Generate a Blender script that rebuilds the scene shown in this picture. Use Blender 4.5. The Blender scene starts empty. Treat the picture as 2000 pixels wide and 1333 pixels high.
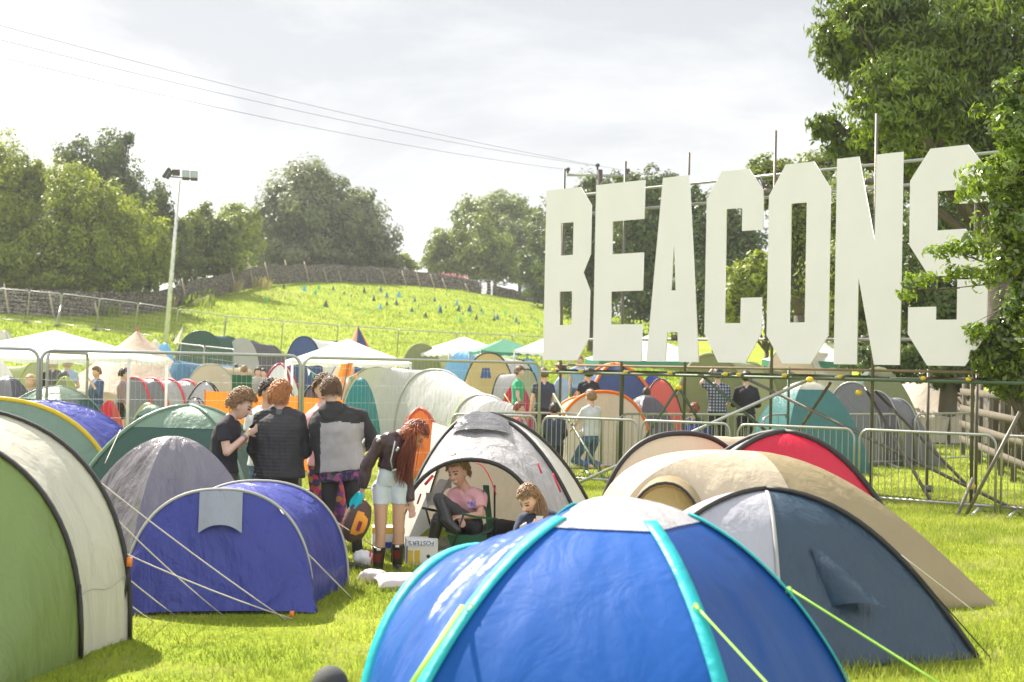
import bpy, bmesh, math, random
import numpy as np
from mathutils import Vector, Matrix, noise
R_ = math.radians
V = Vector
random.seed(7)
sc = bpy.context.scene
COL = sc.collection
# ------------------------------------------------------------------ camera
CAM = V((0, 0, 1.88)); FP = 2778.0
CR = (Matrix.Rotation(R_(91.1), 3, 'X') @ Matrix.Rotation(R_(1.2), 3, 'Z'))
cd = bpy.data.cameras.new('camera'); cam = bpy.data.objects.new('camera', cd); COL.objects.link(cam)
cam.matrix_world = Matrix.Translation(CAM) @ CR.to_4x4()
cd.sensor_width = 36; cd.lens = 36 * FP / 2000; cd.clip_end = 5000; cd.clip_start = .1
cd.dof.use_dof = True; cd.dof.focus_distance = 15.0; cd.dof.aperture_fstop = 2.8
sc.camera = cam

def ray(px, py): return CR @ V(((px - 1000) / FP, (666.5 - py) / FP, -1))
def D(px, py, d):
    "the point seen at a photo position, d metres ahead"
    r = ray(px, py); return CAM + r * (d / r.y)
def proj(P):
    r = CR.transposed() @ (V(P) - CAM); return 1000 - FP * r.x / r.z, 666.5 + FP * r.y / r.z
def G(px, py, z=0.0):
    r = ray(px, py); return CAM + r * ((z - CAM.z) / r.z)

# ------------------------------------------------------------------ terrain
COLS = [(-700, 5.2, 92, 6.2), (0, 4.0, 88, 4.7), (110, 3.8, 89, 4.6), (300, 3.2, 97, 5.2), (420, 2.7, 110, 7.1),
        (520, 2.5, 126, 9.0), (640, 2.3, 140, 10.1), (760, 2.1, 147, 10.4), (900, 1.95, 150, 10.1), (1050, 1.85, 158, 9.2), (1300, 1.7, 165, 7.5),
        (2700, 1.5, 165, 5.0)]
CS = np.array([(c[0] - 1000) / FP for c in COLS])
def colpar(s):
    return (np.interp(s, CS, [c[1] for c in COLS]), np.interp(s, CS, [c[2] for c in COLS]), np.interp(s, CS, [c[3] for c in COLS]))
def zf(x, y):
    if y < 40: return 0.0
    s = x / y
    z84, dw, zw = colpar(s)
    return float(np.interp(y, [40, 60, 84, dw, dw + 15, 320, 700], [0, .32 * z84, z84, zw, zw + .4, zw + .4, zw - 6]))
def T(px, py, lo=20.0, hi=175.0):
    d = lo
    while d < hi:
        p = D(px, py, d)
        if p.z <= zf(p.x, p.y): return p
        d += .25
    p = D(px, py, hi); p.z = zf(p.x, p.y); return p

# ------------------------------------------------------------------ object helpers
LOC = {}
def tag(o, label=None, cat=None, group=None, kind=None):
    if label: o['label'] = label
    if cat: o['category'] = cat
    if group: o['group'] = group
    if kind: o['kind'] = kind
    return o
def thing(name, label, cat, loc=(0, 0, 0), rotz=0, group=None):
    o = bpy.data.objects.new(name, None); COL.objects.link(o); o.empty_display_size = .1
    o.location = loc; o.rotation_euler = (0, 0, rotz); LOC[o.name] = V(loc)
    return tag(o, label, cat, group)

class MB:
    def __init__(s): s.v = []; s.f = []; s.mi = []
    def add(s, vs, fs, m=0):
        b = len(s.v); s.v.extend(vs); s.f.extend([tuple(i + b for i in f) for f in fs]); s.mi.extend([m] * len(fs)); return s
    def grid(s, fn, nu, nv, m=0, closed=False):
        vs = [fn(i / nu, j / nv) for j in range(nv + 1) for i in range(nu + 1)]
        fs = [(j * (nu + 1) + i, j * (nu + 1) + i + 1, (j + 1) * (nu + 1) + i + 1, (j + 1) * (nu + 1) + i) for j in range(nv) for i in range(nu)]
        return s.add(vs, fs, m)
    def tube(s, pts, r, n=6, m=0, caps=True):
        pts = [V(p) for p in pts]; k = len(pts)
        rr = r if isinstance(r, (list, tuple)) else [r] * k
        vs = []; prev = None
        for i, p in enumerate(pts):
            t = (pts[min(i + 1, k - 1)] - pts[max(i - 1, 0)])
            if t.length < 1e-9: t = V((0, 0, 1))
            t.normalize()
            if prev is None:
                a = V((0, 0, 1)) if abs(t.z) < .9 else V((1, 0, 0)); nx = t.cross(a).normalized()
            else:
                nx = prev - t * prev.dot(t)
                nx = nx.normalized() if nx.length > 1e-6 else t.orthogonal().normalized()
            prev = nx; ny = t.cross(nx)
            for q in range(n):
                an = 2 * math.pi * q / n; vs.append(p + (nx * math.cos(an) + ny * math.sin(an)) * rr[i])
        fs = [(i * n + q, i * n + (q + 1) % n, (i + 1) * n + (q + 1) % n, (i + 1) * n + q) for i in range(k - 1) for q in range(n)]
        if caps and n > 2: fs += [tuple(range(n))[::-1], tuple((k - 1) * n + q for q in range(n))]
        return s.add(vs, fs, m)
    def strap(s, pts, w, th, side=None, m=0):
        "flat band along pts"
        pts = [V(p) for p in pts]; vs = []; k = len(pts)
        for i, p in enumerate(pts):
            t = (pts[min(i + 1, k - 1)] - pts[max(i - 1, 0)]).normalized()
            sd = V(side[i] if isinstance(side, list) else side) if side is not None else V((0, 0, 1)).cross(t)
            sd = (sd - t * sd.dot(t)).normalized(); nn = t.cross(sd)
            for a, b in ((-1, -1), (1, -1), (1, 1), (-1, 1)): vs.append(p + sd * a * w / 2 + nn * b * th / 2)
        fs = [(i * 4 + q, i * 4 + (q + 1) % 4, (i + 1) * 4 + (q + 1) % 4, (i + 1) * 4 + q) for i in range(k - 1) for q in range(4)]
        fs += [(3, 2, 1, 0), tuple((k - 1) * 4 + q for q in range(4))]
        return s.add(vs, fs, m)
    def box(s, c, sz, rot=None, m=0):
        c = V(c); hx, hy, hz = sz[0] / 2, sz[1] / 2, sz[2] / 2
        vs = [V((a * hx, b * hy, d * hz)) for a in (-1, 1) for b in (-1, 1) for d in (-1, 1)]
        if rot is not None: vs = [rot @ v for v in vs]
        return s.add([c + v for v in vs], [(0, 1, 3, 2), (4, 6, 7, 5), (0, 4, 5, 1), (2, 3, 7, 6), (0, 2, 6, 4), (1, 5, 7, 3)], m)
    def rcone(s, p1, r1, p2, r2, n=12, m=0):
        p1 = V(p1); p2 = V(p2); ax = p2 - p1
        if ax.length < 1e-6: ax = V((0, 0, 1e-4)); p2 = p1 + ax
        t = ax.normalized()
        pts = []; rs = []
        for i in range(5):
            a = R_(-85 + 85 * i / 4); pts.append(p1 + t * math.sin(a) * r1); rs.append(r1 * math.cos(a))
        for i in range(5):
            a = R_(85 * i / 4); pts.append(p2 + t * math.sin(a) * r2); rs.append(r2 * math.cos(a))
        return s.tube(pts, rs, n, m)
    def ell(s, c, ax, rx, ry, rz, nu=16, nv=10, fn=None, m=0):
        "ellipsoid in a frame ax=(right,fwd,up); fn(a,b,c)->radius scale"
        X_, Y_, Z_ = ax; c = V(c); vs = []
        for j in range(nv + 1):
            th = math.pi * (.003 + .994 * j / nv)
            for i in range(nu):
                ph = 2 * math.pi * i / nu
                a, b, d = math.sin(th) * math.cos(ph), math.sin(th) * math.sin(ph), math.cos(th)
                k = fn(a, b, d) if fn else 1
                vs.append(c + X_ * (a * rx * k) + Y_ * (b * ry * k) + Z_ * (d * rz * k))
        fs = [(j * nu + i, (j + 1) * nu + i, (j + 1) * nu + (i + 1) % nu, j * nu + (i + 1) % nu) for j in range(nv) for i in range(nu)]
        fs += [tuple(range(nu)), tuple(nv * nu + i for i in range(nu))[::-1]]
        return s.add(vs, fs, m)
    def loft(s, rings, n=18, m=0):
        "rings: (centre, vecA, vecB) ellipse axes; capped"
        vs = []
        for c, a, b in rings:
            for q in range(n):
                an = 2 * math.pi * q / n; vs.append(V(c) + a * math.cos(an) + b * math.sin(an))
        k = len(rings)
        fs = [(i * n + q, i * n + (q + 1) % n, (i + 1) * n + (q + 1) % n, (i + 1) * n + q) for i in range(k - 1) for q in range(n)]
        fs += [tuple(range(n))[::-1], tuple((k - 1) * n + q for q in range(n))]
        return s.add(vs, fs, m)
    def build(s, name, mat, parent=None, loc=None, smooth=True, local=False):
        me = bpy.data.meshes.new(name)
        if parent is not None: off = V((0, 0, 0)) if local else LOC[parent.name]
        else: off = V(loc) if loc is not None else V((0, 0, 0))
        if local and parent is None: off = V((0, 0, 0))
        me.from_pydata([tuple(V(v) - off) for v in s.v], [], s.f)
        mats = mat if isinstance(mat, (list, tuple)) else [mat]
        for mm in mats: me.materials.append(mm)
        if len(mats) > 1: me.polygons.foreach_set('material_index', s.mi)
        if smooth: me.polygons.foreach_set('use_smooth', [True] * len(me.polygons))
        me.update()
        o = bpy.data.objects.new(name, me); COL.objects.link(o)
        if parent is not None: o.parent = parent; LOC[o.name] = LOC.get(parent.name, V((0, 0, 0)))
        else:
            o.location = loc if loc is not None else (0, 0, 0); LOC[o.name] = V(o.location)
        return o

def npmesh(name, verts, faces, mat, parent=None, loc=None, smooth=False):
    "verts (n,3), faces (m,k) numpy, world coordinates"
    off = np.array(LOC[parent.name] if parent is not None else (loc if loc is not None else (0, 0, 0)), dtype=np.float32)
    me = bpy.data.meshes.new(name); n = len(verts); m, k = faces.shape
    me.vertices.add(n); me.vertices.foreach_set('co', (np.asarray(verts, dtype=np.float32) - off).ravel())
    me.loops.add(m * k); me.loops.foreach_set('vertex_index', faces.astype(np.int32).ravel())
    me.polygons.add(m); me.polygons.foreach_set('loop_start', np.arange(0, m * k, k, dtype=np.int32))
    if smooth: me.polygons.foreach_set('use_smooth', np.ones(m, dtype=bool))
    me.materials.append(mat); me.update(calc_edges=True); me.validate()
    o = bpy.data.objects.new(name, me); COL.objects.link(o)
    if parent is not None: o.parent = parent; LOC[o.name] = LOC[parent.name]
    else:
        o.location = tuple(off.tolist()); LOC[o.name] = V(off.tolist())
    return o
def copy_tree(o, parent=None):
    c = o.copy(); COL.objects.link(c)
    if parent is not None: c.parent = parent
    for ch in list(o.children): copy_tree(ch, c)
    return c
ORD = 'first second third fourth fifth sixth seventh eighth ninth tenth eleventh twelfth thirteenth fourteenth fifteenth sixteenth seventeenth eighteenth nineteenth twentieth'.split()
TENS = {20: 'twenty', 30: 'thirty'}
def ordw(i):
    if i < 20: return ORD[i]
    t = (i + 1) // 10 * 10; u = (i + 1) % 10
    return TENS[t] + '-' + ORD[u - 1] if u else {20: 'twentieth', 30: 'thirtieth'}[t]

# ------------------------------------------------------------------ materials
def nt(name):
    m = bpy.data.materials.new(name); m.use_nodes = True; t = m.node_tree
    b = t.nodes['Principled BSDF']; o = t.nodes['Material Output']
    return m, t, b, o
def nd(t, ty, **kw):
    n = t.nodes.new(ty)
    for k, v in kw.items():
        if k in n.inputs: n.inputs[k].default_value = v
        else: setattr(n, k, v)
    return n
def c4(c): return (c[0], c[1], c[2], 1)
MC = {}
def plain(name, col, rough=.6, metal=0.0, var=.12, scale=8, bump=0.0, bscale=40, spec=.5):
    if name in MC: return MC[name]
    m, t, b, o = nt(name); L = t.links.new
    b.inputs['Roughness'].default_value = rough; b.inputs['Metallic'].default_value = metal
    b.inputs['Specular IOR Level'].default_value = spec
    tc = nd(t, 'ShaderNodeTexCoord'); nz = nd(t, 'ShaderNodeTexNoise', Scale=scale, Detail=5.0)
    L(tc.outputs['Object'], nz.inputs['Vector'])
    mx = nd(t, 'ShaderNodeMix', data_type='RGBA'); L(nz.outputs['Fac'], mx.inputs[0])
    mx.inputs[6].default_value = c4([c * (1 - var) for c in col]); mx.inputs[7].default_value = c4([min(1, c * (1 + var)) for c in col])
    L(mx.outputs[2], b.inputs['Base Color'])
    if bump:
        n2 = nd(t, 'ShaderNodeTexNoise', Scale=bscale, Detail=4.0); L(tc.outputs['Object'], n2.inputs['Vector'])
        bp = nd(t, 'ShaderNodeBump', Strength=bump, Distance=.02); L(n2.outputs['Fac'], bp.inputs['Height']); L(bp.outputs[0], b.inputs['Normal'])
    MC[name] = m; return m
def fabric(name, col, rough=.42, trans=.3, wr=.35, spec=.5, tcol=None, wscale=3.0, sheen=0):
    "tent cloth: lets light through, creased"
    if name in MC: return MC[name]
    m, t, b, o = nt(name); L = t.links.new
    b.inputs['Roughness'].default_value = rough; b.inputs['Specular IOR Level'].default_value = spec
    tc = nd(t, 'ShaderNodeTexCoord')
    nz = nd(t, 'ShaderNodeTexNoise', Scale=2.5, Detail=6.0); L(tc.outputs['Object'], nz.inputs['Vector'])
    mx = nd(t, 'ShaderNodeMix', data_type='RGBA'); L(nz.outputs['Fac'], mx.inputs[0])
    mx.inputs[6].default_value = c4([c * .88 for c in col]); mx.inputs[7].default_value = c4([min(1, c * 1.1) for c in col])
    L(mx.outputs[2], b.inputs['Base Color'])
    mp = nd(t, 'ShaderNodeMapping'); mp.inputs['Scale'].default_value = (1.0, 1.0, .45); L(tc.outputs['Object'], mp.inputs['Vector'])
    w = nd(t, 'ShaderNodeTexNoise', Scale=wscale, Detail=4.0, Roughness=.5, Distortion=1.2); L(mp.outputs[0], w.inputs['Vector'])
    w2 = nd(t, 'ShaderNodeTexNoise', Scale=wscale * 5, Detail=3.0, Distortion=.6); L(mp.outputs[0], w2.inputs['Vector'])
    ad = nd(t, 'ShaderNodeMath', operation='MULTIPLY_ADD'); L(w2.outputs['Fac'], ad.inputs[0]); ad.inputs[1].default_value = .22; L(w.outputs['Fac'], ad.inputs[2])
    bp = nd(t, 'ShaderNodeBump', Strength=wr, Distance=.12); L(ad.outputs[0], bp.inputs['Height']); L(bp.outputs[0], b.inputs['Normal'])
    tr = nd(t, 'ShaderNodeBsdfTranslucent'); L(bp.outputs[0], tr.inputs['Normal'])
    if tcol: tr.inputs['Color'].default_value = c4(tcol)
    else: L(mx.outputs[2], tr.inputs['Color'])
    ms = nd(t, 'ShaderNodeMixShader', Fac=trans); L(b.outputs[0], ms.inputs[1]); L(tr.outputs[0], ms.inputs[2]); L(ms.outputs[0], o.inputs['Surface'])
    MC[name] = m; return m
def leafmat(name, col, col2, trans=.4, rough=.45, spec=.4, straw=None):
    if name in MC: return MC[name]
    m, t, b, o = nt(name); L = t.links.new
    b.inputs['Roughness'].default_value = rough; b.inputs['Specular IOR Level'].default_value = spec
    ge = nd(t, 'ShaderNodeNewGeometry'); tc = nd(t, 'ShaderNodeTexCoord')
    nz = nd(t, 'ShaderNodeTexNoise', Scale=.5, Detail=3.0); L(tc.outputs['Object'], nz.inputs['Vector'])
    ad = nd(t, 'ShaderNodeMath', operation='MULTIPLY_ADD'); L(ge.outputs['Random Per Island'], ad.inputs[0]); ad.inputs[1].default_value = .5
    sb = nd(t, 'ShaderNodeMath', operation='MULTIPLY_ADD'); L(nz.outputs['Fac'], sb.inputs[0]); sb.inputs[1].default_value = 1.8; sb.inputs[2].default_value = -.65
    L(sb.outputs[0], ad.inputs[2])
    mx = nd(t, 'ShaderNodeMix', data_type='RGBA', clamp_factor=True); L(ad.outputs[0], mx.inputs[0])
    mx.inputs[6].default_value = c4(col); mx.inputs[7].default_value = c4(col2)
    if straw:
        n3 = nd(t, 'ShaderNodeTexNoise', Scale=1.3, Detail=5.0, Roughness=.65); L(tc.outputs['Object'], n3.inputs['Vector']); r3 = nd(t, 'ShaderNodeMapRange'); L(n3.outputs['Fac'], r3.inputs[0]); r3.inputs[1].default_value = .52; r3.inputs[2].default_value = .72
        m2 = nd(t, 'ShaderNodeMix', data_type='RGBA'); L(r3.outputs[0], m2.inputs[0]); L(mx.outputs[2], m2.inputs[6]); m2.inputs[7].default_value = c4(straw); mx = m2
    L(mx.outputs[2], b.inputs['Base Color'])
    tr = nd(t, 'ShaderNodeBsdfTranslucent'); L(mx.outputs[2], tr.inputs['Color'])
    ms = nd(t, 'ShaderNodeMixShader', Fac=trans); L(b.outputs[0], ms.inputs[1]); L(tr.outputs[0], ms.inputs[2]); L(ms.outputs[0], o.inputs['Surface'])
    MC[name] = m; return m

def grass_ground():
    m, t, b, o = nt('turf'); L = t.links.new
    tc = nd(t, 'ShaderNodeTexCoord'); b.inputs['Roughness'].default_value = .9; b.inputs['Specular IOR Level'].default_value = .1
    n1 = nd(t, 'ShaderNodeTexNoise', Scale=.35, Detail=8.0, Roughness=.65); L(tc.outputs['Object'], n1.inputs['Vector'])
    n2 = nd(t, 'ShaderNodeTexNoise', Scale=3.0, Detail=8.0, Roughness=.7); L(tc.outputs['Object'], n2.inputs['Vector'])
    n3 = nd(t, 'ShaderNodeTexNoise', Scale=.12, Detail=6.0, Roughness=.7); L(tc.outputs['Object'], n3.inputs['Vector'])
    r = nd(t, 'ShaderNodeValToRGB'); e = r.color_ramp.elements
    e[0].position = .32; e[0].color = (.11, .18, .008, 1); e[1].position = .68; e[1].color = (.34, .38, .034, 1)
    ad = nd(t, 'ShaderNodeMath', operation='ADD'); L(n1.outputs['Fac'], ad.inputs[0]); L(n2.outputs['Fac'], ad.inputs[1])
    ml = nd(t, 'ShaderNodeMath', operation='MULTIPLY'); L(ad.outputs[0], ml.inputs[0]); ml.inputs[1].default_value = .5
    L(ml.outputs[0], r.inputs['Fac'])
    r2 = nd(t, 'ShaderNodeValToRGB'); e = r2.color_ramp.elements; e[0].position = .58; e[0].color = (0, 0, 0, 1); e[1].position = .70; e[1].color = (.7, .7, .7, 1)
    L(n3.outputs['Fac'], r2.inputs['Fac'])
    mx = nd(t, 'ShaderNodeMix', data_type='RGBA'); L(r2.outputs['Color'], mx.inputs[0]); L(r.outputs['Color'], mx.inputs[6]); mx.inputs[7].default_value = (.27, .25, .09, 1)
    L(mx.outputs[2], b.inputs['Base Color'])
    bp = nd(t, 'ShaderNodeBump', Strength=.7, Distance=.3)
    ad2 = nd(t, 'ShaderNodeMath', operation='MULTIPLY_ADD'); L(n2.outputs['Fac'], ad2.inputs[0]); ad2.inputs[1].default_value = .5; L(n1.outputs['Fac'], ad2.inputs[2])
    L(ad2.outputs[0], bp.inputs['Height']); L(bp.outputs[0], b.inputs['Normal'])
    return m
def stone_mat():
    m, t, b, o = nt('dry_stone'); L = t.links.new
    tc = nd(t, 'ShaderNodeTexCoord'); b.inputs['Roughness'].default_value = .9
    mp = nd(t, 'ShaderNodeMapping'); mp.inputs['Scale'].default_value = (1, 1, 2.0); L(tc.outputs['Object'], mp.inputs['Vector'])
    vo = nd(t, 'ShaderNodeTexVoronoi', Scale=3.2); L(mp.outputs[0], vo.inputs['Vector'])
    r = nd(t, 'ShaderNodeValToRGB'); e = r.color_ramp.elements; e[0].color = (.08, .066, .054, 1); e[1].color = (.28, .24, .20, 1)
    L(vo.outputs['Color'], r.inputs['Fac'])
    v2 = nd(t, 'ShaderNodeTexVoronoi', Scale=3.2, feature='DISTANCE_TO_EDGE'); L(mp.outputs[0], v2.inputs['Vector'])
    r2 = nd(t, 'ShaderNodeValToRGB'); e = r2.color_ramp.elements; e[0].position = 0; e[0].color = (.12, .12, .12, 1); e[1].position = .12; e[1].color = (1, 1, 1, 1)
    L(v2.outputs['Distance'], r2.inputs['Fac'])
    mx = nd(t, 'ShaderNodeMix', data_type='RGBA', blend_type='MULTIPLY'); mx.inputs[0].default_value = 1; L(r.outputs['Color'], mx.inputs[6]); L(r2.outputs['Color'], mx.inputs[7])
    L(mx.outputs[2], b.inputs['Base Color'])
    bp = nd(t, 'ShaderNodeBump', Strength=1.0, Distance=.1); L(r2.outputs['Color'], bp.inputs['Height']); L(bp.outputs[0], b.inputs['Normal'])
    return m
M_steel = plain('galvanised_steel', (.36, .365, .36), .36, .65, .2, 6, .12, 60)
M_scaf = plain('scaffold_tube', (.13, .115, .095), .5, .35, .35, 5, .2, 40)
M_scafg = plain('green_painted_tube', (.08, .115, .075), .5, .25, .3, 5, .2, 40)
M_yel = plain('yellow_plastic', (.75, .52, .03), .45)
M_wood = plain('weathered_wood', (.12, .098, .072), .85, 0, .35, 4, .4, 30)
M_board = plain('deck_board', (.27, .19, .13), .8, 0, .3, 3, .3, 20)
M_black = plain('black_sleeve', (.022, .020, .02), .6)
M_rope = plain('pale_cord', (.55, .50, .45), .8)
M_lime = plain('lime_cord', (.42, .75, .10), .7)
M_orange_bit = plain('orange_plastic', (.8, .22, .03), .5)
M_turf = grass_ground(); M_stone = stone_mat()

# ------------------------------------------------------------------ world, sun
SUN_AZ, SUN_EL = -38.0, 47.0        # azimuth from +Y towards -X is negative here
sd = V((math.sin(R_(SUN_AZ)) * math.cos(R_(SUN_EL)), math.cos(R_(SUN_AZ)) * math.cos(R_(SUN_EL)), math.sin(R_(SUN_EL))))
sl = bpy.data.lights.new('sun', 'SUN'); sun = bpy.data.objects.new('sun', sl); COL.objects.link(sun)
sl.energy = 5.0; sl.angle = R_(.6); sl.color = (1, .93, .80)
sun.rotation_euler = (-sd).to_track_quat('-Z', 'Y').to_euler(); sun.location = (0, 0, 60)
w = bpy.data.worlds.new('World'); sc.world = w; w.use_nodes = True
t = w.node_tree; L = t.links.new; bg = t.nodes['Background']; bg.inputs['Strength'].default_value = .1
sky = nd(t, 'ShaderNodeTexSky'); sky.sky_type = 'NISHITA'; sky.sun_disc = False
sky.sun_elevation = R_(SUN_EL); sky.sun_rotation = R_(SUN_AZ)
tc = nd(t, 'ShaderNodeTexCoord'); sx = nd(t, 'ShaderNodeSeparateXYZ'); L(tc.outputs['Generated'], sx.inputs[0])
# clouds lie on a layer overhead: direction / (height + small) gives flattening towards the horizon
zz = nd(t, 'ShaderNodeMath', operation='MAXIMUM'); L(sx.outputs['Z'], zz.inputs[0]); zz.inputs[1].default_value = 0.0
za = nd(t, 'ShaderNodeMath', operation='ADD'); L(zz.outputs[0], za.inputs[0]); za.inputs[1].default_value = .42
dx = nd(t, 'ShaderNodeMath', operation='DIVIDE'); L(sx.outputs['X'], dx.inputs[0]); L(za.outputs[0], dx.inputs[1])
dy = nd(t, 'ShaderNodeMath', operation='DIVIDE'); L(sx.outputs['Y'], dy.inputs[0]); L(za.outputs[0], dy.inputs[1])
cx = nd(t, 'ShaderNodeCombineXYZ'); L(dx.outputs[0], cx.inputs[0]); L(dy.outputs[0], cx.inputs[1]); L(sx.outputs['Z'], cx.inputs[2])
n1 = nd(t, 'ShaderNodeTexNoise', Scale=1.55, Detail=9.0, Roughness=.58, Distortion=.5); L(cx.outputs[0], n1.inputs['Vector'])
r1 = nd(t, 'ShaderNodeValToRGB'); e = r1.color_ramp.elements
e[0].position = .41; e[0].color = (.56, .58, .62, 1); e[1].position = .635; e[1].color = (1.0, 1.0, 1.0, 1)
L(n1.outputs['Fac'], r1.inputs['Fac'])
# thinner veil near the sun and brighter overhead and behind
up = nd(t, 'ShaderNodeMapRange'); L(sx.outputs['Z'], up.inputs[0]); up.inputs[1].default_value = .25; up.inputs[2].default_value = .9; up.inputs[3].default_value = 1.0; up.inputs[4].default_value = 1.3
bk = nd(t, 'ShaderNodeMapRange'); L(sx.outputs['Y'], bk.inputs[0]); bk.inputs[1].default_value = .3; bk.inputs[2].default_value = -.6; bk.inputs[3].default_value = 1.0; bk.inputs[4].default_value = 1.65
ub = nd(t, 'ShaderNodeMath', operation='MULTIPLY'); L(up.outputs[0], ub.inputs[0]); L(bk.outputs[0], ub.inputs[1])
us = nd(t, 'ShaderNodeMath', operation='MULTIPLY'); L(ub.outputs[0], us.inputs[0]); us.inputs[1].default_value = 4.2
cl = nd(t, 'ShaderNodeVectorMath', operation='SCALE'); L(r1.outputs['Color'], cl.inputs[0]); L(us.outputs[0], cl.inputs['Scale'])
n2 = nd(t, 'ShaderNodeTexNoise', Scale=.9, Detail=4.0, Roughness=.5); L(cx.outputs[0], n2.inputs['Vector'])
r2 = nd(t, 'ShaderNodeValToRGB'); e = r2.color_ramp.elements; e[0].position = .30; e[0].color = (.55, .55, .55, 1); e[1].position = .45; e[1].color = (.97, .97, .97, 1); L(n2.outputs['Fac'], r2.inputs['Fac'])
mx = nd(t, 'ShaderNodeMix', data_type='RGBA'); L(r2.outputs['Color'], mx.inputs[0]); L(sky.outputs[0], mx.inputs[6]); L(cl.outputs[0], mx.inputs[7])
L(mx.outputs[2], bg.inputs['Color'])
sc.view_settings.view_transform = 'Standard'; sc.view_settings.look = 'None'; sc.view_settings.exposure = 1.42; sc.view_settings.gamma = 1; sc.view_settings.use_curve_mapping = False
sc.cycles.max_bounces = 8; sc.cycles.transmission_bounces = 6; sc.cycles.use_denoising = True

# ------------------------------------------------------------------ ground
def axis(fine0, fine1, st, far):
    a = list(np.arange(fine0, fine1 + .01, st)); lo = fine0; hi = fine1; k = st
    while lo > -far: k *= 1.5; lo -= k; a.insert(0, lo)
    k = st
    while hi < far: k *= 1.5; hi += k; a.append(hi)
    return np.array(a)
gx = axis(-70, 90, 1.6, 500); gy = axis(-6, 190, 1.6, 500)
gz = np.array([[zf(x, y) for x in gx] for y in gy])
for _ in range(2):   # round off the creases
    k = gz.copy(); k[1:-1, 1:-1] = (gz[1:-1, 1:-1] * 2 + gz[:-2, 1:-1] + gz[2:, 1:-1] + gz[1:-1, :-2] + gz[1:-1, 2:]) / 6; gz = k
XX, YY = np.meshgrid(gx, gy)
vv = np.stack([XX, YY, gz], -1).reshape(-1, 3); nx_, ny_ = len(gx), len(gy)
ii = (np.arange(ny_ - 1)[:, None] * nx_ + np.arange(nx_ - 1)[None]).reshape(-1)
ground = npmesh('ground', vv, np.stack([ii, ii + 1, ii + nx_ + 1, ii + nx_], -1), M_turf, smooth=True)
tag(ground, kind='structure')
M_blade = leafmat('grass_blade', (.12, .20, .012), (.44, .46, .08), .45, .5, .3, (.50, .46, .20))
def blades(name, n, region, h, w, rng, label, mat=None):
    "n blades at points region(rng,n)->xy"
    p = region(rng, n); n = len(p)
    z = np.array([zf(a, b) for a, b in p])
    an = rng.uniform(0, 2 * math.pi, n); hh = h * rng.uniform(.5, 1.25, n) * np.array([.55 + 1.0 * max(0, .5 + noise.noise(V((q0 * .55, q1 * .55, 1.5))) + .6 * noise.noise(V((q0 * 2.1, q1 * 2.1, 7.5)))) for q0, q1 in p]); ww = w * rng.uniform(.7, 1.3, n)
    cxy = np.stack([np.cos(an), np.sin(an)], -1); la = rng.uniform(0, 2 * math.pi, n); lean = hh * rng.uniform(.1, .9, n)
    tip = np.stack([p[:, 0] + np.cos(la) * lean, p[:, 1] + np.sin(la) * lean, z + hh], -1)
    a = np.stack([p[:, 0] - cxy[:, 0] * ww, p[:, 1] - cxy[:, 1] * ww, z - .005], -1); b = np.stack([p[:, 0] + cxy[:, 0] * ww, p[:, 1] + cxy[:, 1] * ww, z - .005], -1)
    vs = np.stack([a, b, tip], 1).reshape(-1, 3); fs = np.arange(len(vs)).reshape(-1, 3)
    return tag(npmesh(name, vs, fs, mat or M_blade), label, 'grass', kind='stuff')
rng = np.random.default_rng(3)
def near_region(rng, n):
    y = 7.6 + (24 - 7.6) * rng.uniform(0, 1, n) ** .8; s = rng.uniform(-.40, .42, n); return np.stack([s * y, y], -1)
def mid_region(rng, n):
    y = rng.uniform(22, 48, n); s = rng.uniform(-.40, .42, n); return np.stack([s * y, y], -1)
def hill_region(rng, n):
    y = 62 + 95 * rng.uniform(0, 1, n); s = rng.uniform(-.42, .12, n); p = np.stack([s * y, y], -1)
    dw = colpar(s)[1]; return p[y < dw - .5]
blades('grass', 260000, near_region, .055, .0045, rng, 'sunlit short grass between the near tents')
blades('meadow_grass', 90000, mid_region, .06, .010, rng, 'trampled grass under the crowded tents')
blades('hill_grass', 110000, hill_region, .16, .03, rng, 'bright tufty grass on the hillside', leafmat('hill_blade', (.12, .21, .010), (.34, .40, .04), .45, .5, .3))
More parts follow.
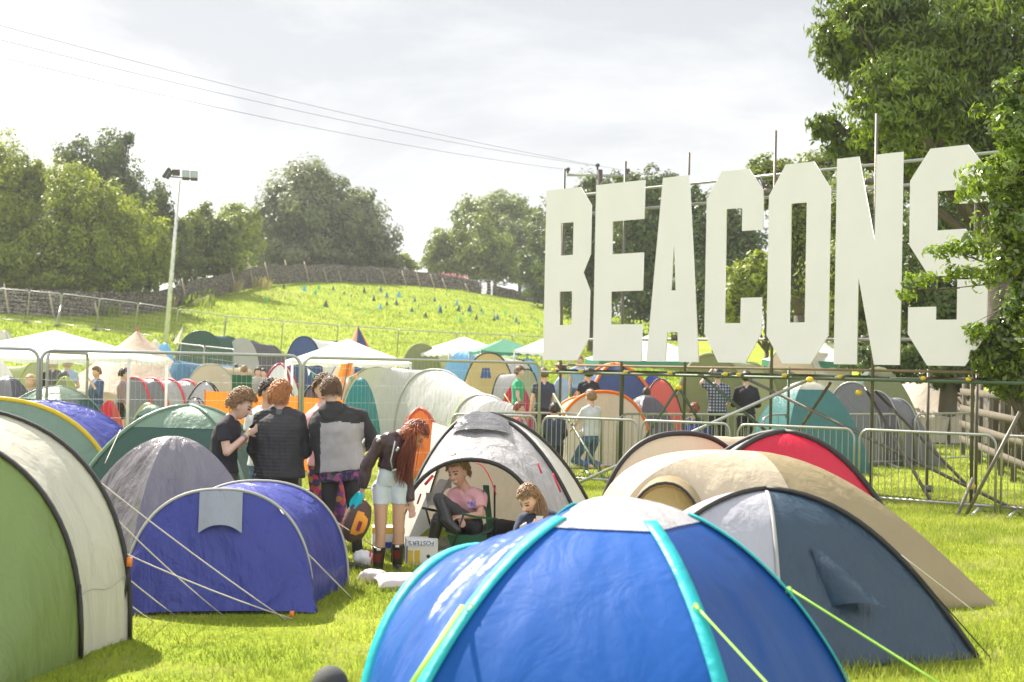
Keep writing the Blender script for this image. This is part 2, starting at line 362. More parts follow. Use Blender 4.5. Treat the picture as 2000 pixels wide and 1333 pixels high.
# ------------------------------------------------------------------ tents
def nz3(x, y, z): return noise.noise(V((x, y, z)))
def pole_pt(c, apex, H, corner, tt, p=1.0, q=1.0):
    a = tt * math.pi / 2
    h = max(math.cos(a), 0); z = H * max(0, 1 - h ** p) ** q
    return V((apex[0] * (1 - h) + corner[0] * h, apex[1] * (1 - h) + corner[1] * h, c.z + z))
def dome(name, label, c, corners, H, panels, sleeve=None, cap=None, capmat=None, apex=None, p=2.0, q=.75, sag=.05, wr=.012,
         nu=12, nv=16, sl_r=.018, skip_sleeves=(), group=None, skip=(), bulge=None, seed=0, cat='tent', skirt=None, pk=None):
    """pole dome: corners are world xy; panels[k] = material of the face from corner k to k+1 (or a pair: left half, right half)"""
    c = V(c); root = thing(name, label, cat, c, group=group); apex = apex or (c.x, c.y); n = len(corners); bulge = bulge or {}
    mbs = {}; order = []
    def pq(k): return (pk or {}).get(k % n, (p, q))
    def surf(k, u, tt):
        A = pole_pt(c, apex, H, corners[k], tt, *pq(k)); B = pole_pt(c, apex, H, corners[(k + 1) % n], tt, *pq(k + 1))
        P = A.lerp(B, u); s = bulge.get(k, sag) * 4 * u * (1 - u); hw = math.cos(tt * math.pi / 2)
        ctr = V((apex[0], apex[1], P.z)); P = P + (ctr - P) * s
        out = (P - ctr); 
        if out.length > 1e-4: out.normalize()
        edge = min(1, 6 * u * (1 - u) + .05)
        P = P + out * wr * edge * (nz3(u * 9 + seed, tt * 2.2, k * 3.1) + .6 * nz3(u * 20, tt * 5 + seed, k)) * (.4 + hw)
        return P
    for k in range(n):
        if k in skip: continue
        pm = panels[k % len(panels)]
        spans = [(0, 1, pm)] if not isinstance(pm, tuple) else [(0, .5, pm[0]), (.5, 1, pm[1])]
        tc_ = cap if cap else 1.0
        for u0, u1, mm in spans:
            key = mm.name
            if key not in mbs: mbs[key] = (MB(), mm); order.append(key)
            mbs[key][0].grid(lambda u, v_: surf(k, u0 + (u1 - u0) * u, v_ * tc_), nu, nv)
            if cap:
                key2 = '#cap' + capmat.name
                if key2 not in mbs: mbs[key2] = (MB(), capmat); order.append(key2)
                def capf(u, v_, k=k, u0=u0, u1=u1):
                    P = surf(k, u0 + (u1 - u0) * u, (tc_ - .015) + (1 - tc_ + .015) * v_); ctr = V((apex[0], apex[1], P.z)); d = P - ctr
                    return P + V((d.x, d.y, .0)) * .01 + V((0, 0, .006))
                mbs[key2][0].grid(capf, nu, 6)
    first = True
    for key in order:
        mb, mm = mbs[key]
        nm = 'roof_cap' if key.startswith('#cap') else ('canopy' if first else 'side_panel')
        if not key.startswith('#cap'): first = False
        mb.build(nm, mm, root)
    if sleeve:
        for k in range(n):
            if k in skip_sleeves: continue
            pts = [pole_pt(c, apex, H + .008, corners[k], i / 18 * 1.0, *pq(k)) for i in range(19)]
            pts = [P + (P - V((apex[0], apex[1], P.z))) * .012 for P in pts]
            MB().tube(pts, sl_r, 6).build('pole_sleeve', sleeve, root)
    root['_h'] = H
    return root, surf
def hoop_pt(h, ph, e=.85):
    cx, cy, cz, w, hh, ang = h
    a = V((math.cos(ang), math.sin(ang), 0)); cs = math.cos(ph); sn = math.sin(ph)
    return V((cx, cy, cz)) + a * (w * math.copysign(abs(cs) ** e, cs)) + V((0, 0, hh * abs(sn) ** e))
def tunnel(name, label, hoops, mats, sleeve=None, sag=.04, wr=.012, sl_r=.018, nu=26, nv=8, group=None, e=.85, sleeves=None, seed=0, cat='tent',
           sleeve_flat=None):
    """hoops (cx,cy,cz,halfwidth,height,angle of the hoop's plane); mats one per gap; a hoop of tiny height is an end lying on the ground"""
    c = V((sum(h[0] for h in hoops) / len(hoops), sum(h[1] for h in hoops) / len(hoops), min(h[2] for h in hoops)))
    root = thing(name, label, cat, c, group=group); mbs = {}; order = []
    for k in range(len(hoops) - 1):
        mm = mats[k % len(mats)]
        if mm is None: continue
        if mm.name not in mbs: mbs[mm.name] = (MB(), mm); order.append(mm.name)
        A, B = hoops[k], hoops[k + 1]
        low = min(A[4], B[4]) < .3
        def f(u, v_):
            ph = math.pi * u; P = hoop_pt(A, ph, e).lerp(hoop_pt(B, ph, e), v_)
            ctr = V((A[0] + (B[0] - A[0]) * v_, A[1] + (B[1] - A[1]) * v_, P.z * .4))
            s = (-.10 if low else sag) * 4 * v_ * (1 - v_); 
            P2 = P + (V((ctr.x, ctr.y, ctr.z)) - P) * s * (1 if not low else max(.2, math.sin(ph)))
            o = (P - ctr); o = o.normalized() if o.length > 1e-4 else o
            ed = min(1, 5 * v_ * (1 - v_))
            return P2 + o * wr * ed * (nz3(u * 5 + seed, v_ * 6, k * 2.7) * 1.0 + .7 * nz3(u * 14 + v_ * 5, v_ * 9 - u * 3, seed + k))
        mbs[mm.name][0].grid(f, nu, nv)
    for i, key in enumerate(order): mbs[key][0].build('canopy' if i == 0 else 'side_panel', mbs[key][1], root)
    if sleeve:
        for k in (sleeves if sleeves is not None else range(len(hoops))):
            h = hoops[k]
            if h[4] < .3: continue
            h2 = (h[0], h[1], h[2], h[3] + .008, h[4] + .008, h[5])
            pts = [hoop_pt(h2, math.pi * i / 40, e) for i in range(41)]
            if sleeve_flat: MB().strap(pts, sleeve_flat, .02, V((-math.sin(h[5]), math.cos(h[5]), 0))).build('pole_sleeve', sleeve, root)
            else: MB().tube(pts, sl_r, 6).build('pole_sleeve', sleeve, root)
    return root
def loft2(root, name, mat, fa, fb, nu, nv, wr=.02, seed=0):
    def f(u, v_):
        P = fa(u).lerp(fb(u), v_); ed = min(1, 6 * v_ * (1 - v_)) * min(1, 6 * u * (1 - u) + .15)
        n_ = nz3(u * 5 + seed, v_ * 4, 1.3) + .7 * nz3(u * 11, v_ * 10 + seed, 4.1)
        return P + V((.3, -.5, .8)) * wr * ed * n_
    return MB().grid(f, nu, nv).build(name, mat, root)
def rope(root, a, b, r=.006, mat=None, sagz=.0):
    a = V(a); b = V(b); pts = [a.lerp(b, i / 6) - V((0, 0, sagz * 4 * (i / 6) * (1 - i / 6))) for i in range(7)]
    return MB().tube(pts, r, 4).build('guy_rope', mat or M_rope, root)
def gz_(x, y): return V((x, y, zf(x, y)))

F_ = fabric
f_white = F_('white_fabric', (.80, .80, .78), .45, .35, .25)
f_offw = F_('off_white_fabric', (.66, .64, .56), .42, .40, .3)
f_lime = F_('leaf_green_fabric', (.21, .29, .095), .42, .32, .4, tcol=(.24, .32, .08))
f_royal = F_('royal_blue_fabric', (.036, .050, .31), .40, .22, .6)
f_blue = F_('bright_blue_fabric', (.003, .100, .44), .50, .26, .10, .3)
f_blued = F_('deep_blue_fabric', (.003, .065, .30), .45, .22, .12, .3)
f_shiny = F_('crinkled_blue_fabric', (.008, .085, .38), .30, .20, .35, .55, wscale=1.8)
f_cyan = F_('turquoise_fabric', (.01, .50, .56), .5, .25, .2)
f_lgrey = F_('light_grey_fabric', (.52, .51, .53), .40, .3, .3)
f_silver = F_('silver_grey_fabric', (.46, .45, .46), .30, .26, .8, .6)
f_mgrey = F_('mid_grey_fabric', (.20, .20, .215), .40, .2, .35)
f_plum = F_('plum_grey_fabric', (.115, .105, .125), .40, .2, .6)
f_plumL = F_('pale_plum_fabric', (.25, .235, .26), .36, .25, .6)
f_navy = F_('slate_navy_fabric', (.028, .058, .095), .36, .18, .5)
f_navyL = F_('pale_slate_fabric', (.48, .48, .54), .4, .3, .3)
f_tan = F_('tan_fabric', (.36, .285, .16), .42, .25, .25)
f_cream = F_('cream_fabric', (.66, .56, .42), .45, .32, .3)
f_beige = F_('beige_canvas', (.60, .48, .38), .7, .3, .3, .2)
f_red = F_('crimson_fabric', (.62, .012, .05), .35, .3, .3)
f_dgreen = F_('dark_green_fabric', (.035, .095, .075), .42, .22, .3)
f_mgreen = F_('sage_green_fabric', (.20, .30, .23), .42, .25, .4)
f_teal = F_('teal_fabric', (.02, .24, .25), .42, .28, .3)
f_bluegreen = F_('blue_green_fabric', (.05, .19, .19), .42, .25, .3)
f_olive = F_('olive_fabric', (.23, .25, .11), .45, .28, .3)
f_oliveL = F_('pale_olive_fabric', (.44, .46, .27), .45, .35, .3)
f_orange = F_('orange_fabric', (.80, .23, .02), .5, .35, .2)
f_peach = F_('pale_orange_fabric', (.78, .50, .28), .45, .35, .3)
f_salmon = F_('salmon_red_fabric', (.60, .12, .09), .45, .3, .3)
f_ltblue = F_('pale_blue_fabric', (.25, .52, .78), .45, .35, .3)
f_steel = F_('steel_blue_fabric', (.10, .24, .38), .42, .28, .3)
f_nblue = F_('dark_blue_fabric', (.04, .075, .20), .42, .25, .3)
f_yel = F_('yellow_fabric', (.75, .55, .03), .5, .3, .2)
f_sand = F_('sand_yellow_fabric', (.62, .48, .20), .5, .32, .3)
f_ygreen = F_('yellow_green_fabric', (.42, .50, .05), .45, .35, .3)
f_gazebo = F_('gazebo_cloth', (.86, .86, .85), .55, .4, .12)
f_ggreen = F_('gazebo_green_cloth', (.07, .26, .17), .5, .35, .12)
f_purple = F_('purple_fabric', (.20, .08, .32), .45, .28, .3)
f_pinkred = F_('raspberry_fabric', (.42, .03, .09), .45, .28, .3)
f_psil = F_('pale_silver_fabric', (.62, .615, .62), .4, .3, .3)
M_redtrim = plain('red_trim', (.65, .03, .05), .5)
M_gtrim = plain('grey_trim', (.36, .36, .34), .55)
M_smoke = F_('smoked_window', (.10, .10, .11), .25, .15, .5, .7)

# ---- T1: big green and white tunnel at the left edge
h1 = (-3.99, 8.95, 0, 1.31, 1.44, R_(2)); h2 = (-3.93, 9.58, 0, 1.39, 1.55, R_(2))
t1 = tunnel('tunnel_tent', 'large tunnel tent with lime green end and off-white middle between black hoops', [
    (-3.85, 7.75, 0, .95, .04, R_(2)), h1, h2, (-4.45, 10.8, 0, .85, 1.1, R_(2)), (-4.6, 11.6, 0, .6, .05, R_(2))],
    [f_lime, f_offw, f_offw, f_offw], M_black, sleeves=(1, 2), sag=.02, wr=.014, e=.80, sleeve_flat=.055, nv=14, nu=40)
def hp(h, deg, e=.8): return hoop_pt(h, R_(deg), e)
MB().strap([hp(h1, 0) + V((.02, -.03, .0)), hp(h1, 14) + V((.03, -.03, 0))], .03, .012, (0, 1, 0)).build('webbing_strap', M_black, t1)
MB().strap([hp(h2, 0) + V((-.06, -.03, .0)), hp(h2, 14) + V((.03, -.03, 0))], .025, .012, (0, 1, 0)).build('webbing_strap', M_black, t1)
for a, b in ((hp(h2, 40), G(560, 1212)), (hp(h2, 27), G(437, 1204)), (hp(h2, 17), G(572, 1210)), (hp(h1, 22), G(300, 1215)), (hp(h1, 34), G(345, 1205))):
    rope(t1, a, b, .0048, None, .02)
MB().tube([hp(h1, 11).lerp(hp(h2, 11), i / 8) + V((.006, -.004, .02 * math.sin(i))) for i in range(9)], .004, 4).build('seam', M_gtrim, t1)
MB().box(hp(h2, 15) + V((.04, -.04, 0)), (.03, .03, .06)).build('rope_runner', M_orange_bit, t1)
MB().box(G(570, 1206) + V((0, 0, .02)), (.03, .03, .05)).build('rope_runner', M_orange_bit, t1)
# dark cap on the grass comes later

# ---- T2: royal blue pop-up
h1 = (-2.19, 10.86, 0, .70, .905, R_(10)); h2 = (-2.10, 11.95, 0, .76, .885, R_(12))
t2 = tunnel('pop_up_tent', 'low royal blue pop-up tent with a light grey vent flap on its front', [
    (-2.12, 10.62, 0, .69, .03, R_(10)), h1, h2, (-2.2, 12.8, 0, .5, .6, R_(14)), (-2.3, 13.2, 0, .4, .03, R_(14))],
    [f_royal, f_royal, f_royal, f_royal], M_gtrim, sleeves=(1, 2), sl_r=.012, sag=.05, wr=.02, e=.84, nu=36, nv=12)
def front(px, py, d): return D(px, py, d)
def vent(u, v_):
    P = hoop_pt(h1, R_(90 + 10 * (1 - 2 * u) ), .84); q = V((math.sin(R_(10)), -math.cos(R_(10)), 0))
    return P + V((0, 0, -.30 * v_ * (1 - .18 * math.sin(math.pi * u)))) + q * (.02 + .15 * v_ ** 1.0 * .7 + .03 * v_ * math.sin(math.pi * u))
MB().grid(vent, 10, 8).build('vent_flap', F_('blue_grey_vent', (.32, .345, .41), .45, .2, .4), t2)
rope(t2, hoop_pt(h1, R_(25), .84), G(690, 1172), .006); rope(t2, hoop_pt(h1, R_(55), .84), hoop_pt(h1, R_(55), .84) + V((.05, -.1, -.03)), .006)
rope(t2, hoop_pt(h2, R_(35), .84), G(742, 1075), .006)

# ---- T3, T4, T5, T6 at the left
dome('dome_tent', 'plum grey dome tent behind the low royal blue tent', G(330, 1098), [(-4.2, 13.5), (-3.2, 12.0), (-2.15, 12.9), (-3.1, 14.3)], 1.20,
     [f_plum, f_plumL, f_plum, f_plum], None, sag=.06, wr=.06, p=2.0, q=.8, nu=22, nv=20, apex=(-3.06, 13.0))  # right face coloured paler as the better lit side of the plum cloth
r, s_ = dome('dome_tent', 'dark green dome tent with a pale sage top behind the plum grey tent', (-3.65, 16.2, 0), [(-4.9, 15.6), (-2.75, 15.4), (-2.6, 17.2), (-4.6, 17.4)], 1.37,
     [f_dgreen, f_dgreen, f_mgreen, f_dgreen], f_mgreen, cap=.70, capmat=f_mgreen, wr=.02, sl_r=.025, p=2.0)
rope(r, D(235, 840, 15.6), D(205, 905, 14.8), .006)
r, _ = dome('dome_tent', 'green half dome tent with a vertical seam behind the yellow piped tent', (-6.85, 21.5, 0), [(-8.0, 20.8), (-6.4, 20.5), (-5.85, 22.0), (-7.4, 22.9)], 1.46,
     [f_dgreen, f_dgreen, f_dgreen, f_mgreen], f_mgreen, cap=.74, capmat=f_mgreen, wr=.02, sl_r=.012, p=2.0)
tunnel('tunnel_tent', 'sage green tunnel tent with a bright yellow piped edge and blue side', [
    (-6.5, 16.2, 0, 1.2, .04, R_(-5)), (-6.24, 17.0, 0, 1.62, 1.39, R_(-5)), (-5.85, 17.9, 0, 1.45, 1.36, R_(-5)), (-5.6, 19.0, 0, .9, .04, R_(-5))],
    [f_mgreen, f_royal, f_dgreen], f_yel, sleeves=(1,), sl_r=.028, wr=.02, e=.9)

# ---- T7: white grey dome with a porch where the young man sits
c7 = V((-.22, 15.3, 0)); co7 = [(-1.15, 14.35), (.82, 14.6), (1.05, 16.3), (-1.0, 16.4)]
t7, s7 = dome('dome_tent', 'white and grey dome tent with black poles and an open porch', c7, co7, 1.38, [f_silver, f_white, F_('inner_lining', (.40, .35, .29), .6, .18, .3), f_white], M_black, skip=(0,),
     sag=.03, wr=.02, sl_r=.026, p=2.0, q=.85, apex=(-.33, 15.35))
hp7 = (-.37, 13.75, 0, .72, .98, R_(6))
def arch7(u):
    k = 0 if u < .5 else 1; tt = u * 2 if u < .5 else 2 - u * 2
    return pole_pt(c7, (-.33, 15.35), 1.38, co7[k], tt, 2.0, .85)
loft2(t7, 'porch', f_silver, arch7, lambda u: hoop_pt(hp7, math.pi * (1 - u), .9), 30, 12, .035, 3)
MB().tube([hoop_pt((hp7[0], hp7[1], 0, .73, .99, hp7[5]), math.pi * i / 30, .9) for i in range(31)], .024, 6).build('pole_sleeve', M_black, t7)
def wnd(u, v_):
    P = arch7(.5 + (u - .5) * .17 * (1 + .2 * v_)); Q = hoop_pt(hp7, math.pi * (1 - (.5 + (u - .5) * .26)), .9)
    return P.lerp(Q, (.40 - .15 * (2 * u - 1) ** 2) * v_) + V((0, -.03, .03))
MB().grid(wnd, 12, 6).build('roof_window', M_smoke, t7)
MB().strap([D(930, 905, 13.7) + V((.04 * i, 0, -.04 * i * i * .3)) for i in range(6)], .02, .01).build('trim', M_redtrim, t7)
for px, py in ((838, 938), (1040, 958)):
    MB().tube([D(px - 8, py + 9, 13.72), D(px + 8, py - 9, 13.72)] if px < 900 else [D(px - 9, py - 9, 13.72), D(px + 9, py + 8, 13.72)], .016, 6).build('trim', M_redtrim, t7)
for a, b in (((1050, 905), (1058, 925)), ((1080, 925), (1095, 962)), ((815, 985), (822, 965))):
    MB().strap([D(*a, 14.15), D(*b, 14.15)], .018, .006, (1, 0, 0)).build('logo_stripe', M_redtrim, t7)
# hanging door flap rolled at the left of the porch
MB().grid(lambda u, v_: D(832 + 50 * u, 962 - 36 * u + (26 + 12 * (1 - u)) * v_ + 6 * math.sin(9 * u + 4 * v_), 14.25 + .08 * math.sin(5 * u + 3 * v_)), 14, 8).build('door_flap', f_silver, t7)
MB().grid(lambda u, v_: D(790 + 42 * u + 8 * v_, 1070 - 100 * u * (1 - v_) - 100 * v_ * (.35 * u + .05), 13.95 + .1 * u), 8, 10).build('door_flap', f_white, t7)
MB().box((-.2, 14.9, .015), (1.7, 1.4, .02)).build('groundsheet', plain('dark_groundsheet', (.05, .05, .05), .7), t7)

# ---- T8: the big bright blue dome in front
c8 = V((.54, 7.05, 0)); a8 = [(-128, 1.75), (-76, 1.73), (-8, 1.27), (60, 1.35), (118, 1.4)]
co8 = [(.54 + r * math.cos(R_(a)), 7.05 + r * math.sin(R_(a))) for a, r in a8]
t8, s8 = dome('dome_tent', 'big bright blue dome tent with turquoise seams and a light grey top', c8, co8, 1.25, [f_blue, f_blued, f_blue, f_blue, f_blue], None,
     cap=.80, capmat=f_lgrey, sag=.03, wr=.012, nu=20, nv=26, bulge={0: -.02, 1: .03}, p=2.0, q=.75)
for k in range(5):
    pts = [pole_pt(c8, (.54, 7.05), 1.258, co8[k], i / 26 * .825  , 2.0, .75) for i in range(27)]
    pts = [P + (P - V((.54, 7.05, P.z))) * .006 for P in pts]
    side = [(P - V((.54, 7.05, P.z))).cross(V((0, 0, 1))) for P in pts]
    MB().strap(pts, .066, .008, side).build('seam_tape', f_cyan, t8)
hp8 = (-.20, 7.70, 0, .96, .91, math.atan2(1.65, .98))
def pc8(u):   # dome edge: front-left pole up, over the cap, down the back-left pole
    tm = .815
    if u < .42: return pole_pt(c8, (.54, 7.05), 1.25, co8[0], tm * u / .42  , 2.0, .75)
    if u > .58: return pole_pt(c8, (.54, 7.05), 1.25, co8[4], tm * (1 - u) / .42  , 2.0, .75)
    a = pole_pt(c8, (.54, 7.05), 1.25, co8[0], tm  , 2.0, .75); b = pole_pt(c8, (.54, 7.05), 1.25, co8[4], tm  , 2.0, .75)
    return a.lerp(b, (u - .42) / .16)
loft2(t8, 'porch', f_shiny, lambda u: hoop_pt(hp8, math.pi * (1 - u), .9), pc8, 60, 36, .06, 8)
hq = (hp8[0], hp8[1], 0, .965, .917, hp8[5])
MB().strap([hoop_pt(hq, math.pi * i / 40, .9) for i in range(41)], .06, .02, V((-math.sin(hp8[5]), math.cos(hp8[5]), 0))).build('seam_tape', f_cyan, t8)
def on_tape(k, py):
    best = min((i / 400 for i in range(400)), key=lambda tt: abs(proj(pole_pt(c8, (.54, 7.05), 1.258, co8[k], tt, 2.0, .75))[1] - py) + (0 if tt < .8 else 999))
    P = pole_pt(c8, (.54, 7.05), 1.258, co8[k], best, 2.0, .75); return P + (P - V((.54, 7.05, P.z))) * .02
q1, q2, q3 = on_tape(1, 1183), on_tape(2, 1150), on_tape(0, 1182)
rope(t8, q1, D(1530, 1370, q1.y - .5), .006, M_lime); rope(t8, q2, D(1850, 1345, q2.y - .4), .006, M_lime)
MB().strap([q3 + V((-.03, -.01, 0)), D(800, 1342, q3.y - .45)], .022, .004, (1, 0, 0)).build('guy_tape', M_lime, t8)
for q in (q1, q2, q3): MB().tube([q + V((.014 * math.cos(a), -.012, -.02 + .03 * math.sin(a))) for a in np.linspace(0, 6.3, 14)], .004, 4).build('toggle_loop', M_lime, t8)

# ---- T9: slate navy dome
c9 = V((1.8, 9.75, 0)); co9 = [(.35, 8.75), (3.17, 9.6), (3.1, 10.6), (.5, 10.5)]
t9, s9 = dome('dome_tent', 'slate navy dome tent with pale left half and a small hooded vent', c9, co9, 1.07, [(f_navyL, f_navy), f_navy, f_navyL, f_navyL], None,
     bulge={0: -.22}, wr=.016, nu=24, nv=24, p=2.1, q=1.05, apex=(1.78, 9.9))
for k in (0, 1):
    pts = [pole_pt(c9, (1.78, 9.9), 1.08, co9[k], i / 24, 2.1, 1.05) for i in range(25)]
    MB().strap(pts, .05, .03, V((.25, -1, .3))).build('pole_sleeve', M_black, t9)
MB().strap([s9(0, .5, i / 20) + V((0, -.012, .004)) for i in range(7, 21)], .025, .006, (1, 0, 0)).build('seam_tape', M_gtrim, t9)
def hood(u, v_):
    b = s9(0, .64 + .03 * v_, .62 - .22 * v_); wdt = .02 + .17 * v_
    return b + V(((u - .5) * wdt * 2 + .07 * v_, -.03 - .10 * v_ * math.sin(math.pi * u), .05 * v_ * math.sin(math.pi * u)))
MB().grid(hood, 10, 8).build('vent_hood', f_navy, t9)
rope(t9, D(1780, 1110, 9.3), G(1935, 1285), .005, M_black)

# ---- T10 tan dome, T11 beige, T12 red
c10 = V((2.2, 12.2, 0)); co10 = [(.78, 11.25), (4.08, 11.8), (3.5, 13.7), (.75, 13.0)]
t10, s10 = dome('dome_tent', 'long tan dome tent behind the slate navy tent', c10, co10, 1.21, [(f_cream, f_tan), f_tan, f_tan, f_cream], None, bulge={0: -.14}, wr=.03,  # cream on the left paints the sunlit side of the tan cloth
     nu=26, nv=22, p=1.9, q=1.15, pk={0: (3.0, .32), 3: (3.0, .32)}, apex=(2.1, 12.3))
tunnelA = (1.2, 10.95, 0, .40, 1.02, R_(8)); tb = (1.3, 11.6, 0, .45, 1.04, R_(8))
MB().grid(lambda u, v_: hoop_pt(tunnelA, math.pi * u, .9).lerp(hoop_pt(tb, math.pi * u, .9), v_), 20, 5).build('porch_hood', f_tan, t10)
MB().grid(lambda u, v_: hoop_pt((1.22, 11.1, 0, .38 * (1 - v_ * .999), .98, R_(8)), math.pi * u, .9), 20, 6).build('door_panel', f_sand, t10)
MB().tube([hoop_pt((1.2, 10.95, 0, .405, 1.025, R_(8)), math.pi * i / 24, .9) for i in range(25)], .012, 6).build('pole_sleeve', M_black, t10)
rope(t10, D(1760, 1085, 11.2), G(1910, 1200), .005)
tunnel('tunnel_tent', 'cream tunnel tent with a black hoop behind the long tan tent', [(1.55, 14.3, 0, .5, .05, R_(22)), (1.8, 14.9, 0, .95, 1.23, R_(22)), (2.9, 15.9, 0, .9, 1.2, R_(40)), (3.6, 16.6, 0, .6, .05, R_(40))],
       [f_cream, f_cream, f_cream], M_black, sleeves=(1,), sl_r=.03, wr=.02)
r12, _ = dome('dome_tent', 'crimson red dome tent with black sleeves behind the long tan tent', (2.75, 14.0, 0), [(1.45, 13.4), (3.85, 13.6), (3.9, 15.0), (1.6, 15.1)], 1.30,
     [f_red, f_red, f_red, f_silver], M_black, sag=-.03, wr=.012, sl_r=.03, p=2.0, q=.85, apex=(2.72, 14.1))

# ---- tents further back, by table
def sp(px, d, py=740): return D(px, py, d).x
def qdome(label, px, d, wpx, top, mats, rot=40, n=4, sleeve=None, cap=None, capmat=None, p=2.0, q=.72, sag=.05, name='dome_tent', sl_r=.02, bulge=None):
    x = sp(px, d); z0 = zf(x, d); H = D(px, top, d).z - z0; Rr = wpx / FP * d / 2 * (1.0 if n > 4 else 1.12)
    co = [(x + Rr * math.cos(R_(rot + 360 / n * k)), d + Rr * .9 * math.sin(R_(rot + 360 / n * k))) for k in range(n)]
    return dome(name, label, (x, d, z0), co, H, mats, sleeve, cap, capmat, p=p, q=q, sag=sag, wr=.02, nu=10, nv=12, sl_r=sl_r, seed=px * .1)[0]
def qtun(label, px, d, wpx, top, mats, ang=10, length=2.0, sleeve=None, nh=2, axis=60, taper=.9, endlow=True, sl_r=.02, name='tunnel_tent', e=.85, startlow=True):
    "first hoop at (px,d) facing us, further hoops away along axis (degrees)"
    x = sp(px, d); z0 = zf(x, d); H = D(px, top, d).z - z0; w = wpx / FP * d / 2; ax = V((math.cos(R_(axis)), math.sin(R_(axis)), 0)); hs = []
    if startlow: q = V((x, d, 0)) - ax * .5; hs.append((q.x, q.y, zf(q.x, q.y), w * .8, .04, R_(ang)))
    for k in range(nh):
        q = V((x, d, 0)) + ax * (length * k / max(1, nh - 1)); f = taper ** k; hs.append((q.x, q.y, zf(q.x, q.y), w * f, H * f, R_(ang)))
    q = V((x, d, 0)) + ax * (length + .8); hs.append((q.x, q.y, zf(q.x, q.y), w * .6, .04, R_(ang)))
    return tunnel(name, label, hs, mats, sleeve, sleeves=[i for i, h in enumerate(hs) if h[4] > .3], wr=.02, sl_r=sl_r, nu=20, nv=6, e=e, seed=px * .07)
# big pale tunnel in the middle
tm = tunnel('tunnel_tent', 'long pale grey tunnel tent with three hoops behind the mesh fence', [
    (sp(706, 37), 36.6, 0, .9, .05, R_(-40)), (sp(745, 37), 36, 0, 1.35, 1.85, R_(-40)), (sp(850, 34.5), 34.5, 0, 1.35, 1.80, R_(-40)), (sp(945, 32.5), 32.5, 0, 1.0, 1.25, R_(-40)), (sp(975, 32), 31.7, 0, .95, 1.15, R_(-40)), (sp(1000, 31), 30.9, 0, .6, .05, R_(-40))],
    [f_psil, f_psil, f_psil, f_lgrey, f_lgrey], M_gtrim, sleeves=(1, 2, 3), sl_r=.03, wr=.05, e=.85)
for px, py, qx, qy in ((905, 770, 868, 850), (955, 800, 925, 860), (985, 770, 1030, 840)): rope(tm, D(px, py, 32), D(qx, qy, 31), .008, M_lime)
qdome('orange dome tent with a white door flap just behind the pale dome tent', 822, 24, 128, 800, [f_orange, f_salmon, f_orange, f_orange], 50, sleeve=f_salmon, sl_r=.03)
r = bpy.data.objects['dome_tent'] if False else None
wf = MB().grid(lambda u, v_: D(845 + 30 * u * (1 - .4 * v_) - 8 * v_, 825 + 85 * v_ + 10 * u, 22.9), 6, 6)
tw = [o for o in COL.objects if o.get('label', '').startswith('orange dome tent with')][0]
wf.build('door_flap', f_white, tw)
